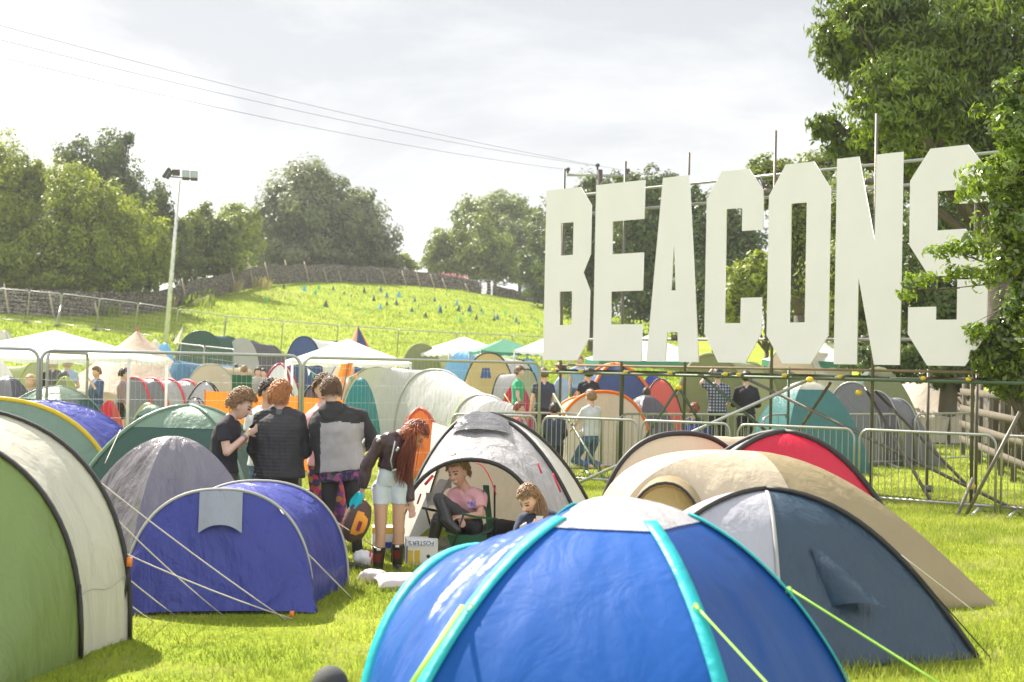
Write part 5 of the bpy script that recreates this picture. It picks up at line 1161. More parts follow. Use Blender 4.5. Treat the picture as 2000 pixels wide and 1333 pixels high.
# --- man in black tee looking at his phone, side on
d = 13.9; J = JD(d, head=(471, 794, 0), neck=(450, 818, 0), pel=(442, 928, 0), shL=(447, 834, .15), shR=(436, 836, -.15), elL=(466, 872, .17), wrL=(489, 842, .10), elR=(443, 884, -.20), wrR=(484, 848, -.06),
              hipL=(445, 936, .09), hipR=(440, 936, -.09), knL=(450, 1015, .09), anL=(446, 1095, .1), knR=(444, 1015, -.09), anR=(438, 1095, -.09))
J['hf'] = frame((1, -.05, -.42)); J['bow'] = (-.04, 0, 0); J['hnL'] = (0, -.8, .5); J['hnR'] = (0, .8, .5); J['hdL'] = (.7, 0, .5); J['hdR'] = (.7, .1, .4); J['cuR'] = .7; J['cuL'] = .7
p = person('curly haired man in a black tee shirt bent over his phone', G(442, 1105)); body(p, J, S_fair, H_brown); add_hair(p, J['head'], J['hf'], H_lb, 'curly', 1.04, 3)
top_garment(p, J, C_black, 'tshirt', .55, 1.10, -.04, .006, arm_r=.066); trousers(p, J, C_grn, 'trousers', 1.95, 1.02); shoes(p, J, C_rub)
wbm = MB(); wv = V(J['wrR']); ev = (V(J['elR']) - wv).normalized()
for k, c_ in enumerate(((.7, .6, .1), (.1, .4, .6), (.6, .1, .3))):
    q = wv + ev * (.02 + .014 * k); x_ = ev.orthogonal().normalized(); y_ = ev.cross(x_); MB().loft([(q, x_ * .033, y_ * .033), (q + ev * .011, x_ * .034, y_ * .034)], 14).build('wristband', plain(f'band_{("yellow", "blue", "pink")[k]}', c_, .6), p)
ph = D(500, 832, d + .02); tag(MB().box(ph, (.07, .012, .13), Matrix.Rotation(R_(50), 3, 'Y') @ Matrix.Rotation(R_(20), 3, 'X')).build('phone', plain('phone_black', (.02, .02, .022), .2), None, loc=ph), 'small dark phone held by the man in the black tee shirt', 'phone')

# --- man behind, grey tee
d = 15.0; J = JD(d, head=(527, 768, 0), neck=(520, 797, 0), pel=(520, 915, 0), shL=(552, 812, .02), shR=(490, 815, .0), elL=(560, 860, -.05), wrL=(535, 880, -.2), elR=(485, 860, -.05), wrR=(505, 870, -.25), hipL=(535, 925, 0), hipR=(505, 925, 0), knL=(535, 1000, 0), anL=(535, 1065, 0), knR=(505, 1000, 0), anR=(505, 1065, 0))
J['hf'] = frame((.8, -.6, -.15)); p = person('dark haired man in a light grey tee shirt half hidden by the quilted jacket', G(520, 1072)); body(p, J, S_tan, H_dark, voxel=.009); add_hair(p, J['head'], J['hf'], H_dark, 'short', 1, 4); top_garment(p, J, C_lgrey, 'tshirt', .6, 1.1, -.05); trousers(p, J, C_jeans, 'trousers', 1.9); shoes(p, J, C_rub)
# --- person in pink tee and batik trousers behind the hooded man
d = 14.9; J = JD(d, head=(632, 762, .02), neck=(636, 792, 0), pel=(636, 915, 0), shL=(668, 812, 0), shR=(607, 815, 0), elL=(672, 865, 0), wrL=(650, 880, -.1), elR=(604, 862, .0), wrR=(622, 884, -.16), hipL=(655, 925, 0), hipR=(622, 925, 0), knL=(664, 1000, -.02), anL=(662, 1062, 0), knR=(624, 1000, -.02), anR=(622, 1062, 0))
J['hf'] = frame((.3, -1, -.3)); p = person('person in a pink tee shirt and loose patterned trousers behind the hooded man', G(636, 1070)); body(p, J, S_fair, H_brown, voxel=.009); add_hair(p, J['head'], J['hf'], H_brown, 'mop', 1, 5); top_garment(p, J, C_pink, 'tshirt', .6, 1.1, -.08); trousers(p, J, C_batik, 'trousers', 1.95, 1.25); shoes(p, J, C_rub)

# --- red haired girl bending
d = 12.95; J = JD(d, head=(808, 852, -.02), neck=(782, 850, .0), pel=(761, 938, .03), shL=(792, 872, .10), shR=(742, 864, -.10), elR=(716, 912, -.10), wrR=(708, 958, -.10), elL=(796, 922, .06), wrL=(803, 985, .0),
              hipL=(781, 955, .03), hipR=(744, 955, .01), knL=(778, 1040, .0), anL=(776, 1104, .04), knR=(743, 1045, -.04), anR=(738, 1112, -.02), toeL=(780, 1114, -.12), toeR=(736, 1122, -.2))
J['hf'] = frame((.85, -.25, -.75), V((.5, 0, .8))); J['s'] = .93; J['hnR'] = (.3, .6, 0); J['cuR'] = 1.0
p = person('red haired girl in a leather jacket, denim shorts and wellington boots bending forward', G(757, 1118)); body(p, J, S_tan, H_red)
add_hair(p, J['head'], J['hf'], H_red, 'long', 1.0, 6)
def strands(root, mat, starts, ends, n, r, rng, name='hair_lock', sagv=V((0, 0, -.05))):
    mb = MB()
    for _ in range(n):
        a = V(starts(rng)); b = V(ends(rng)); m_ = a.lerp(b, .4) + sagv * rng.uniform(-.3, 1) + V((rng.normal() * .015, rng.normal() * .015, 0)); pts = []
        for i in range(8): f = i / 7; pts.append((a * (1 - f) ** 2 + m_ * 2 * f * (1 - f) + b * f * f))
        mb.tube(pts, [r * (1 - .75 * (i / 7)) for i in range(8)], 4)
    return mb.build(name, mat, root)
rg = np.random.default_rng(5); hc = V(J['head']); X_, Y_, Z_ = J['hf']
def hs(rng): a = rng.uniform(-1.5, 1.5); e_ = rng.uniform(.15, 1.2); return hc + X_ * (.082 * math.sin(a) * math.cos(e_ * .5)) + Z_ * (.115 * math.sin(e_) + .01) - Y_ * (.09 * math.cos(a) * .7)
def he(rng): q = D(rng.uniform(768, 806), rng.uniform(890, 955), d - .10 + rng.uniform(-.06, .10)); return q
strands(p, H_red, hs, he, 380, .004, rg, 'hair_lock', V((-.02, -.10, .02)))
strands(p, hair('auburn_lit', (.55, .16, .045)), lambda r: hs(r) + V((0, 0, .005)), lambda r: D(r.uniform(782, 830), r.uniform(835, 890), d - .1 + r.uniform(-.05, .08)), 200, .004, rg, 'hair_lock', V((0, -.06, .05)))  # lighter orange locks paint the sunlit top of her auburn hair
top_garment(p, J, C_leather, 'leather_jacket', 1.92, 1.14, .08, .014, arm_r=.066, disp=(.012, 10)); trousers(p, J, C_denim, 'denim_shorts', .36, 1.0, extra=.004, waist=.14)
zb = MB(); zb.strap([D(772, 862, d - .20), D(763, 900, d - .21), D(768, 925, d - .2)], .012, .006, (1, 0, 0)); zb.build('zip', M_steel, p)
for a, b in (((737, 862), (742, 858)), ((775, 880), (778, 876)), ((768, 920), (772, 918)), ((730, 950), (732, 948))): MB().rcone(D(*a, d - .21), .012, D(*b, d - .21), .012, 8).build('stud', M_steel, p)
shoes(p, J, C_rub, 'wellington_boot', shaft=.66)
M_bootred = plain('boot_red_print', (.15, .018, .02), .35, 0, .5, 25)
for q in 'LR':
    an, kn = V(J['an' + q]), V(J['kn' + q]); MB().grid(lambda u, v_: an.lerp(kn, .22 + .26 * v_) + V((.068 * math.cos(R_(-125 + 60 * u)), .068 * math.sin(R_(-125 + 60 * u)), 0)) * (.82 + .18 * v_ + .05), 8, 6).build('boot_print', M_bootred, p)
    MB().box(an.lerp(kn, .60) + V((0, -.072, 0)), (.035, .006, .02)).build('boot_label', M_teeth, p)
# her bag
bd = D(697, 1018, 12.85); bag = thing('drawstring_bag', 'brown patterned bag with orange stripes hanging from the bending girl hand', 'bag', bd)
bm_ = MB(); bm_.ell(bd, frame((.2, 1, 0), V((.35, 0, 1))), .125, .09, .20, 20, 14, lambda a, b, c_: 1 + .06 * nz3(a * 3, b * 3, c_ * 3)); bm_.build('sack', plain('brown_canvas', (.10, .055, .045), .8, 0, .3, 10, .3, 40), bag)
M_bo = plain('orange_weave', (.75, .30, .03), .8); rb = frame((.2, 1, 0), V((.35, 0, 1)))
for k, (u0, w_) in enumerate(((.055, .03), (.085, .03))): MB().grid(lambda u, v_: bd + rb[0] * (.0 + .115 * u) * math.cos((v_ - .5) * 1.6) + rb[2] * (-.11 + .22 * v_) * 1.0 - rb[1] * (.096 * math.sqrt(max(0, 1 - (.9 * u) ** 2 * .9 - ((v_ - .5) * 1.1) ** 2)) + .006) + rb[2] * 0, 6, 8).build('woven_band', M_bo, bag) if k == 0 else None
MB().grid(lambda u, v_: bd + rb[0] * (.045 + .035 * u) + rb[2] * (-.06 + .09 * v_) - rb[1] * .103, 3, 3).build('woven_patch', plain('dark_red_weave', (.22, .03, .05), .8), bag)
hw = V(J['wrR']) + V((0, 0, -.07))
for o_ in (-.03, .0, .03): MB().tube([hw + V((o_ * .3, 0, 0)), hw.lerp(bd, .45) + V((o_, -.02, 0)), bd + rb[2] * .18 + V((o_, 0, 0))], .009, 5).build('strap', M_black, bag)
MB().grid(lambda u, v_: D(703 - 14 * v_ + 12 * (u - .5) * (1 + math.sin(3.1 * v_)), 962 + 32 * v_, 12.80 + .02 * math.sin(6 * u)), 6, 6).build('teal_tie', plain('teal_cloth', (.0, .42, .48), .6), bag)

# --- seated young man in pink tee, legs crossed, in a green chair
d = 14.0; J = JD(d, head=(894, 925, .0), neck=(912, 962, .05), pel=(917, 1032, .10), shL=(938, 972, .0), shR=(884, 968, .10), elL=(938, 1006, -.08), wrL=(902, 1010, -.20), elR=(876, 1000, .0), wrR=(893, 1012, -.16),
              hipL=(925, 1030, .0), hipR=(908, 1030, .12), knL=(858, 975, -.30), anL=(876, 1022, -.42), toeL=(893, 1036, -.46), knR=(856, 1012, -.30), anR=(842, 1072, -.30), toeR=(836, 1086, -.42))
J['hf'] = frame((-.50, -.88, -.16), V((-.16, 0, 1))); J['free'] = True; J['hnL'] = (-.2, 0, -1); J['hnR'] = (0, 0, -1)
p = person('smiling young man in a pink tee shirt sitting with crossed wellington boots in the porch', G(905, 1090)); body(p, J, S_pink, H_brown, smile=True); add_hair(p, J['head'], J['hf'], H_lb, 'curly', 1.0, 7)
top_garment(p, J, C_pink, 'tshirt', .62, 1.12, -.08, .010, arm_r=.070, disp=(.014, 10)); trousers(p, J, cl('charcoal_jeans', (.05, .05, .055)), 'trousers', 1.4, 1.0); shoes(p, J, C_rub, 'wellington_boot', shaft=.92)
MB().grid(lambda u, v_: D(913 + 16 * u, 980 + 12 * v_ , d - .145 + .03 * u), 4, 4).build('chest_print', pattern_mat('blue_print', [(.10, .10, .35), (.5, .3, .45), (.2, .2, .5)], 60), p)
# folding chair
ch = thing('camping_chair', 'green fabric folding camping chair with armrests under the smiling young man', 'chair', G(925, 1075))
C_chair = cl('chair_green', (.02, .10, .05)); fr_m = plain('chair_tube', (.05, .05, .05), .4, .5)
MB().grid(lambda u, v_: D(955 + 8 * v_ - 20 * (1 - u) * .6, 948 + 88 * v_, 13.95 + .34 * u - .05 * v_ + .04 * math.sin(math.pi * u)), 8, 10).build('backrest', C_chair, ch)
MB().grid(lambda u, v_: D(868 + 92 * u + 6 * v_, 1038 + 12 * math.sin(math.pi * u) - 10 * v_, 13.62 + .55 * v_), 10, 8).build('seat', C_chair, ch)
MB().grid(lambda u, v_: D(872 + 80 * u + (20 * (.5 - u)) * v_, 1046 + 26 * v_, 13.60), 6, 4).build('seat_skirt', C_chair, ch)
MB().strap([D(902, 1004, 13.55), D(930, 1010, 13.6), D(968, 1014, 13.85)], .05, .02, None).build('armrest', C_chair, ch); MB().strap([D(828, 993, 13.75), D(850, 998, 13.9), D(885, 1003, 14.15)], .05, .02, None).build('armrest', fr_m, ch)
for a, b in (((966, 948, 14.25), (966, 1072, 14.2)), ((876, 1046, 13.6), (945, 1076, 14.1)), ((950, 1046, 13.6), (880, 1078, 13.9)), ((832, 995, 13.75), (846, 1046, 13.9)), ((905, 1006, 13.55), (880, 1082, 13.55)), ((960, 1046, 13.7), (905, 1080, 14.1))): MB().tube([D(*a), D(*b)], .011, 6).build('leg', fr_m, ch)

# --- girl with ponytail looking at phone
d = 12.8; J = JD(d, head=(1034, 978, 0), neck=(1055, 1003, .06), pel=(1066, 1090, .12), shL=(1088, 1014, .04), shR=(1022, 1014, .10), elL=(1090, 1060, -.05), wrL=(1048, 1040, -.22), elR=(1006, 1058, -.02), wrR=(1028, 1034, -.22), hipL=(1080, 1100, .1), hipR=(1050, 1100, .1), knL=(1090, 1065, -.3), anL=(1080, 1125, -.5), knR=(1030, 1065, -.3), anR=(1040, 1125, -.5))
J['hf'] = frame((-.55, -.75, -.55)); J['s'] = .95; J['hdL'] = (-.7, -.2, .2); J['hdR'] = (.5, -.3, .3); J['hnL'] = (-.2, .3, .8); J['hnR'] = (.3, .3, .8)
p = person('girl with a ponytail and navy cardigan sitting on the grass looking at her phone', G(1062, 1128)); body(p, J, S_fair, H_lb); add_hair(p, J['head'], J['hf'], H_lb, 'tied', 1.04, 8)
hc = V(J['head']); X_, Y_, Z_ = J['hf']; kn_ = hc - Y_ * .075 + Z_ * .10
MB().ell(kn_, J['hf'], .03, .03, .028, 10, 8).build('hair_tie', H_dark, p)
strands(p, H_lb, lambda r: kn_ + V(r.normal(size=3)) * .012, lambda r: D(r.uniform(1058, 1075), r.uniform(1015, 1050), d - .10 + r.uniform(-.03, .03)), 110, .006, rg, 'ponytail', V((.10, 0, .06)))
top_garment(p, J, C_navyc, 'cardigan', 1.85, 1.14, -.1, .012, arm_r=.064); trousers(p, J, C_black2, 'trousers', 1.9)
MB().grid(lambda u, v_: D(1047 + 14 * u - 2 * v_, 1008 + 30 * v_, d - .13 - .02 * v_), 4, 5).build('vest_top', C_lgrey, p)
ph = D(1022, 1028, d - .30); tag(MB().box(ph, (.065, .012, .125), Matrix.Rotation(R_(70), 3, 'X') @ Matrix.Rotation(R_(35), 3, 'Z')).build('phone', plain('phone_white', (.7, .7, .72), .25), None, loc=ph), 'pale phone in the hands of the girl with the ponytail', 'phone')

# --- far people
def far(label, px, top, d, face, shirt, legs_mat, hairm, skin_=S_fair, sleeve=.55, pose='stand', s=None, arms='down', style='short', garment='tshirt', shorts=False, group=None, lean=0):
    x = sp(px, d); z0 = zf(x, d); zt = D(px, top, d).z; fx, fy = math.sin(R_(face)), -math.cos(R_(face)); f = V((fx, fy, 0)); r = V((-fy, fx, 0)) * -1   # face 0 = towards us, 90 = to the right
    r = f.cross(V((0, 0, 1)))
    Hh = (zt - z0); s = s or (Hh / 1.76 if pose == 'stand' else 1.0); b = V((x, d, zt - 1.76 * s)) if pose != 'stand' else V((x, d, z0))
    def at(a, fo, z): return b + r * (a * s) + f * ((fo + lean * max(0, z - .9)) * s) + V((0, 0, z * s))
    J = dict(head=at(0, .03, 1.64), neck=at(0, 0, 1.47), pel=at(0, 0, .93), shL=at(-.17, 0, 1.42), shR=at(.17, 0, 1.42), hipL=at(-.09, 0, .88), hipR=at(.09, 0, .88), s=s)
    if pose == 'stand': J.update(knL=at(-.10, .02, .48), anL=at(-.11, -.01, .08), knR=at(.10, .02, .48), anR=at(.12, .0, .08), toeL=at(-.12, .14, .03), toeR=at(.14, .14, .03))
    elif pose == 'kneel': J.update(knL=at(-.14, .30, .50), anL=at(-.12, -.20, .42), knR=at(.14, .25, .50), anR=at(.12, -.22, .42))
    else: J.update(knL=at(-.15, .42, 1.0), anL=at(-.15, .50, .56), knR=at(.15, .42, 1.0), anR=at(.15, .52, .56), toeL=at(-.15, .65, .52), toeR=at(.15, .66, .52))
    A = {'down': ((-.23, .02, 1.14), (-.24, .10, .90), (.23, .02, 1.14), (.25, .10, .90)), 'fold': ((-.24, .04, 1.14), (-.08, .22, 1.12), (.24, .04, 1.14), (.08, .24, 1.10)), 'phone': ((-.22, .08, 1.14), (-.06, .28, 1.24), (.22, .08, 1.14), (.06, .28, 1.26)),
         'face': ((-.22, .10, 1.16), (-.05, .20, 1.44), (.22, .05, 1.14), (.12, .20, 1.0)), 'up': ((-.30, .05, 1.50), (-.16, .05, 1.68), (.24, .05, 1.14), (.18, .2, 1.0)), 'fwd': ((-.22, .14, 1.18), (-.14, .38, 1.06), (.22, .14, 1.18), (.14, .40, 1.04))}[arms]
    J['elL'], J['wrL'], J['elR'], J['wrR'] = [at(*q) for q in A]
    J['hf'] = frame((fx, fy, -.12)); p = person(label, b if pose == 'stand' else V((x, d, z0)), group)
    body(p, J, skin_, hairm, detail=False, voxel=.016); add_hair(p, J['head'], J['hf'], hairm, style, s * 1.02, abs(px), locks=60)
    top_garment(p, J, shirt, garment, sleeve, 1.12, -.08, .008, voxel=.018, disp=(.012, 9)); trousers(p, J, legs_mat, 'shorts' if shorts else 'trousers', .8 if shorts else 1.92, 1.05, voxel=.018, disp=None)
    if pose == 'stand': shoes(p, J, C_rub)
    return p, J
far('man in a navy denim shirt with a hand at his mouth under the white gazebo', 190, 719, 31.5, -40, C_shirt, C_jeans, H_brown, sleeve=1.4, arms='face', garment='shirt')
far('person in a striped knitted hoodie and black shorts seen from the side', 240, 723, 32.5, 100, C_stripe, C_black2, H_dark, sleeve=1.9, arms='down', garment='hoodie', shorts=True, style='mop')
pc, Jc = far('person in a dark hoodie and cap behind the green half dome', 122, 728, 28, 60, C_black, C_black2, H_dark, sleeve=1.9, arms='fwd', garment='hoodie', s=.98, pose='sit')
MB().ell(V(Jc['head']) + V((0, 0, .05)), Jc['hf'], .10, .11, .09, 14, 10).build('cap', C_black, pc)
far('fair haired girl with a hand at her mouth beside the fence post', 62, 735, 27, -30, C_navyc, C_black2, H_blond, sleeve=1.9, arms='face', pose='sit', style='long', garment='cardigan')
far('long blond haired girl in black seen from behind under the gazebo, left of a pair', 104, 700, 33, 175, C_black, C_black2, H_blond, sleeve=1.9, arms='fold', style='long', garment='top')
far('long blond haired girl in blue seen from behind under the gazebo, right of a pair', 131, 700, 33.5, 185, C_lblue, C_jeans, H_blond, sleeve=.5, arms='fold', style='long', garment='top')
far('dark haired head and shoulders showing at the far left photo edge', 12, 758, 26, 60, C_lgrey, C_jeans, H_brown, pose='sit')
far('person in grey sitting in a dark camping chair with their back turned', 476, 716, 40, 180, C_lgrey, C_jeans, H_lb, pose='sit')
far('person in sunglasses sitting right of the dark camping chair', 503, 720, 42, 20, C_greyj, C_jeans, H_dark, pose='sit')
far('second seated person in sunglasses, next to the sand coloured tents', 516, 722, 43, -30, C_greyj, C_jeans, H_dark, pose='sit')
far('child in a blue top by the far dark green tent', 461, 679, 52, 180, C_lblue, C_jeans, H_dark, s=.75, pose='stand')
far('man in a bright green tee shirt holding a can, side on', 1012, 718, 33, 85, C_green, C_black2, H_brown, arms='down')
far('man in a dark tee shirt with his back turned near the sign', 1062, 722, 31, 195, C_navyc, C_black2, H_brown, arms='down')
far('man in a light blue shirt and jeans behind the scaffold upright', 1097, 712, 31.5, 250, C_lblue, C_jeans, H_dark, sleeve=1.3, arms='fwd', garment='shirt')
far('person in a black tee shirt sitting before the blue tent under the sign', 1150, 722, 34, 175, C_black, C_black2, H_dark, arms='fold')
far('man whose head shows below the gap between the first two letters', 1131, 697, 44, 0, C_lblue, C_jeans, H_lb)
far('man in a plaid shirt raising an arm under the sign deck', 1402, 722, 29.5, 185, C_plaid, C_black2, H_dark, sleeve=.9, arms='up', garment='shirt')
far('person in a black jacket standing under the sign deck next to the plaid shirt', 1458, 728, 29.5, 170, C_black, C_black2, H_dark, sleeve=1.9, arms='fold', garment='jacket')
far('red haired woman sitting in a blue chair below the deck', 1356, 790, 27.5, 150, C_royal if False else C_navyc, C_jeans, H_red, pose='sit', style='long')
far('dark haired head showing over the grey dome before the salmon tent', 1263, 760, 35, 170, C_black, C_jeans, H_dark, pose='sit')
far('young man in a light grey tee shirt kneeling on the grass behind the barriers', 1156, 765, 25.2, 215, C_lgrey, C_jeans, H_lb, sleeve=.6, pose='kneel', arms='fwd', s=.98)
far('person in a navy jacket sitting on the grass with their back to us', 1084, 790, 25.0, 180, C_navyc, C_black2, H_dark, sleeve=1.9, arms='fwd', pose='sit', s=.92, garment='jacket')
far('person in red sitting behind the barrier next to the pale tunnel tent', 1012, 788, 26.5, 100, cl('red_jersey', (.55, .06, .08)), C_jeans, H_red, pose='sit', s=.9)
finish_skins()

# ------------------------------------------------------------------ small things on the grass
def text_mesh(txt, size, mat, parent, M, name='lettering'):
    cu = bpy.data.curves.new('lettering', 'FONT'); cu.body = txt; cu.size = size; cu.align_x = 'CENTER'; cu.align_y = 'CENTER'; cu.extrude = .001
    tmp = bpy.data.objects.new('tmp', cu); COL.objects.link(tmp); bpy.context.view_layer.update(); me = bpy.data.meshes.new_from_object(tmp.evaluated_get(bpy.context.evaluated_depsgraph_get())); bpy.data.objects.remove(tmp)
    me.materials.clear(); me.materials.append(mat); me.transform(Matrix.Translation(-LOC[parent.name]) @ M); me.name = name
    o = bpy.data.objects.new(name, me); COL.objects.link(o); o.parent = parent; LOC[o.name] = LOC[parent.name]; return o
M_card = plain('pale_card', (.72, .70, .68), .7, 0, .06, 6); M_blueprint = plain('blue_print', (.02, .06, .35), .5); M_gold = plain('gold_print', (.65, .45, .05), .45)
bx = G(822, 1100); bc = bx + V((0, 0, .12)); rz = Matrix.Rotation(R_(8), 3, 'Z')
box = thing('beer_box', 'white cardboard drinks box standing upside down with blue lettering', 'box', bx)
MB().box(bc, (.30, .22, .24), rz).build('carton', M_card, box, smooth=False)
MB().box(bc + rz @ V((-.01, -.111, .085)), (.26, .004, .06), rz).build('label_band', plain('white_print', (.85, .85, .85), .5), box, smooth=False)
text_mesh("FOSTER'S", .06, M_blueprint, box, Matrix.Translation(bc + rz @ V((-.01, -.116, .085))) @ rz.to_4x4() @ Matrix.Rotation(R_(90), 4, 'X') @ Matrix.Rotation(R_(180), 4, 'Z'))
for k in (0, 1): MB().box(bc + rz @ V((-.11 + .065 * k, -.1115, -.045)), (.05, .004, .12), rz).build('can_picture', M_gold, box, smooth=False)
MB().box(bc + rz @ V((-.143, -.1112, -.03)), (.012, .004, .17), rz).build('edge_stripe', M_blueprint, box, smooth=False)
bx = G(757, 1074); bc = bx + V((0, 0, .12)); b2 = thing('beer_box', 'cardboard drinks box behind the girl in wellington boots', 'box', bx); MB().box(bc, (.32, .22, .24), rz).build('carton', M_card, b2, smooth=False)
MB().box(bc + V((0, 0, .085)), (.326, .226, .06), rz).build('label_band', M_gold, b2, smooth=False); MB().box(bc + rz @ V((0, -.1115, -.06)), (.29, .004, .06), rz).build('label_band', M_blueprint, b2, smooth=False)
q = G(772, 1052); b3 = MB(); b3.ell(q + V((0, 0, .05)), frame((0, 1, 0)), .17, .12, .09, 16, 10, lambda a, b, c_: 1 + .2 * nz3(a * 3, b * 3, c_ * 3)); tag(b3.build('carrier_bag', plain('blue_plastic', (.12, .35, .65), .35, 0, .2), None, loc=q), 'crumpled blue carrier bag behind the girl boots', 'bag')
def pillow(label, px, py, w_, h_, rot, mat):
    c_ = G(px, py) + V((0, 0, .055)); r_ = Matrix.Rotation(R_(rot), 3, 'Z') @ Matrix.Rotation(R_(8), 3, 'X'); mb = MB()
    for sgn in (1, -1):
        def f(u, v_):
            a, b = u * 2 - 1, v_ * 2 - 1; t_ = max(0, (1 - a ** 4) * (1 - b ** 4)) ** .5; k = 1 - .10 * (1 - a * a) * abs(b) ** 3 - .0; kk = 1 - .10 * (1 - b * b) * abs(a) ** 3
            return c_ + r_ @ V((a * w_ / 2 * kk, b * h_ / 2 * k, sgn * (.06 * t_ + .0) + .01 * nz3(a * 3, b * 3, 2)))
        mb.grid(f if sgn > 0 else (lambda u, v_: f(1 - u, v_)), 18, 14)
    return tag(mb.build('pillow', mat, None, loc=c_), label, 'pillow')
pillow('pale pink grey pillow lying on the grass before the girl boots', 782, 1150, .42, .30, 12, plain('pale_cotton', (.55, .49, .50), .85, 0, .1, 6, .2, 30))
pillow('small crumpled pink pillow next to the larger pale pillow', 728, 1140, .24, .16, -15, plain('rose_cotton', (.56, .47, .48), .85, 0, .1, 6, .2, 30))
q = G(712, 1105); b4 = thing('plastic_bag', 'white plastic bag with red stripes on the grass beside the blue pop-up tent', 'bag', q)
MB().ell(q + V((0, 0, .06)), frame((.7, .7, 0), V((.3, 0, 1))), .12, .10, .08, 18, 12, lambda a, b, c_: 1 + .25 * nz3(a * 3 + 5, b * 3, c_ * 3)).build('sack', plain('white_plastic', (.75, .75, .75), .4), b4)
for k in range(3): MB().tube([q + V((.04 + .03 * k, -.09, .03)), q + V((.055 + .03 * k, -.08, .10)), q + V((.06 + .03 * k, -.02, .15))], .008, 5).build('red_stripe', M_redtrim, b4)
q = G(694, 1112); sh = MB(); sh.rcone(q + V((-.05, 0, .03)), .035, q + V((.06, -.03, .03)), .03); sh.rcone(q + V((.04, -.02, .03)), .03, q + V((.12, -.05, .025)), .025); tag(sh.build('trainer_shoe', C_rub, None, loc=q), 'loose black trainer lying beside the striped plastic bag', 'shoe')
# cap at the bottom edge
q = G(640, 1372); cp_ = thing('cap', 'dark grey peaked cap lying on the grass at the bottom edge', 'cap', q); M_cap = cl('dark_grey_felt', (.06, .06, .06))
MB().ell(q + V((0, .08, .07)), frame((0, 1, 0)), .105, .12, .115, 24, 14, lambda a, b, c_: 1 if c_ > -.55 else .98).build('crown', M_cap, cp_)
MB().grid(lambda u, v_: q + V(((.10 + .03 * v_) * math.cos(math.pi * (1 - u)) , -.02 - (.10 * v_) * math.sin(math.pi * u) - .02, .05 + .035 * math.sin(math.pi * u) - .01 * v_)), 16, 5).build('peak', M_cap, cp_)
# blue chair under the deck and the dark chair far away
for lab, px, top_, d_, m_ in (('blue camping chair under the red haired woman below the deck', 1358, 830, 27.5, f_royal), ('dark green camping chair with its back to us by the tan tunnel tent', 477, 733, 39.6, C_chair)):
    x = sp(px, d_); z0 = zf(x, d_); zt = D(px, top_, d_).z; c_ = thing('camping_chair', lab, 'chair', (x, d_, z0))
    MB().grid(lambda u, v_: V((x - .28 + .56 * u, d_ - .22 - .1 * v_, z0 + .42 + (zt - z0 - .42) * v_)), 6, 6).build('backrest', m_, c_); MB().grid(lambda u, v_: V((x - .28 + .56 * u, d_ - .22 + .45 * v_, z0 + .42 - .04 * math.sin(math.pi * u))), 6, 4).build('seat', m_, c_)
    for a in (-.28, .28):
        for b in (-.24, .26): MB().tube([V((x + a, d_ + b, z0)), V((x + a * .95, d_ - b * .6, z0 + .5))], .012, 5).build('leg', fr_m, c_)
# bunting and flag by the middle gazebo
bt = MB(); A_, B_ = D(600, 720, 34), D(700, 728, 34)
for i in range(12):
    p0 = A_.lerp(B_, i / 12) - V((0, 0, .25 * math.sin(math.pi * i / 12))); p1 = A_.lerp(B_, (i + .8) / 12) - V((0, 0, .25 * math.sin(math.pi * (i + .8) / 12))); bt.add([p0, p1, (p0 + p1) / 2 - V((0, 0, .16))], [(0, 1, 2)], i % 3)
bt.tube([A_.lerp(B_, i / 12) - V((0, 0, .25 * math.sin(math.pi * i / 12))) for i in range(13)], .006, 4)
tag(bt.build('bunting', [f_white, f_ggreen, f_orange], None, loc=A_), 'string of small triangular flags hanging under the middle white gazebo', 'bunting')
fl = thing('flag', 'orange and white flag on a leaning pole beside the middle gazebo', 'flag', gz_(sp(668, 34), 34)); MB().tube([D(662, 800, 34), D(682, 708, 34)], .015, 5).build('pole', M_wood, fl); MB().grid(lambda u, v_: D(660 + 24 * u + 6 * (1 - v_), 712 + 26 * v_ - 4 * u, 34 + .06 * math.sin(5 * u)), 8, 6).build('cloth', f_orange, fl)
f2 = thing('flag', 'white and grey pennant on a pole above the dark green family tent', 'flag', gz_(sp(352, 58), 58)); MB().tube([gz_(sp(346, 58), 58), D(357, 638, 58)], .02, 5).build('pole', M_steel, f2); MB().grid(lambda u, v_: D(356 - 18 * v_ + 8 * u * v_, 640 + 30 * v_ + 4 * u, 58 + .05 * math.sin(6 * v_)), 4, 8).build('cloth', f_offw, f2)
# bags inside the porch
for lab, px, py, s_, c_ in (('dark holdall on the groundsheet behind the camping chair', 985, 1040, .22, C_black2), ('black rucksack inside the porch tent', 1030, 1050, .16, C_rub), ('pale red rimmed cup on the porch groundsheet', 868, 1062, .06, M_card)):
    q = G(px, py + 28); tag(MB().ell(q + V((0, 0, s_ * .6)), frame((0, 1, 0)), s_ * 1.3, s_ * .8, s_ * .7, 16, 12, lambda a, b, d_: 1 + .15 * nz3(a * 3 + px, b * 3, d_ * 3)).build('bag' if s_ > .1 else 'cup', c_, None, loc=q), lab, 'bag' if s_ > .1 else 'cup')
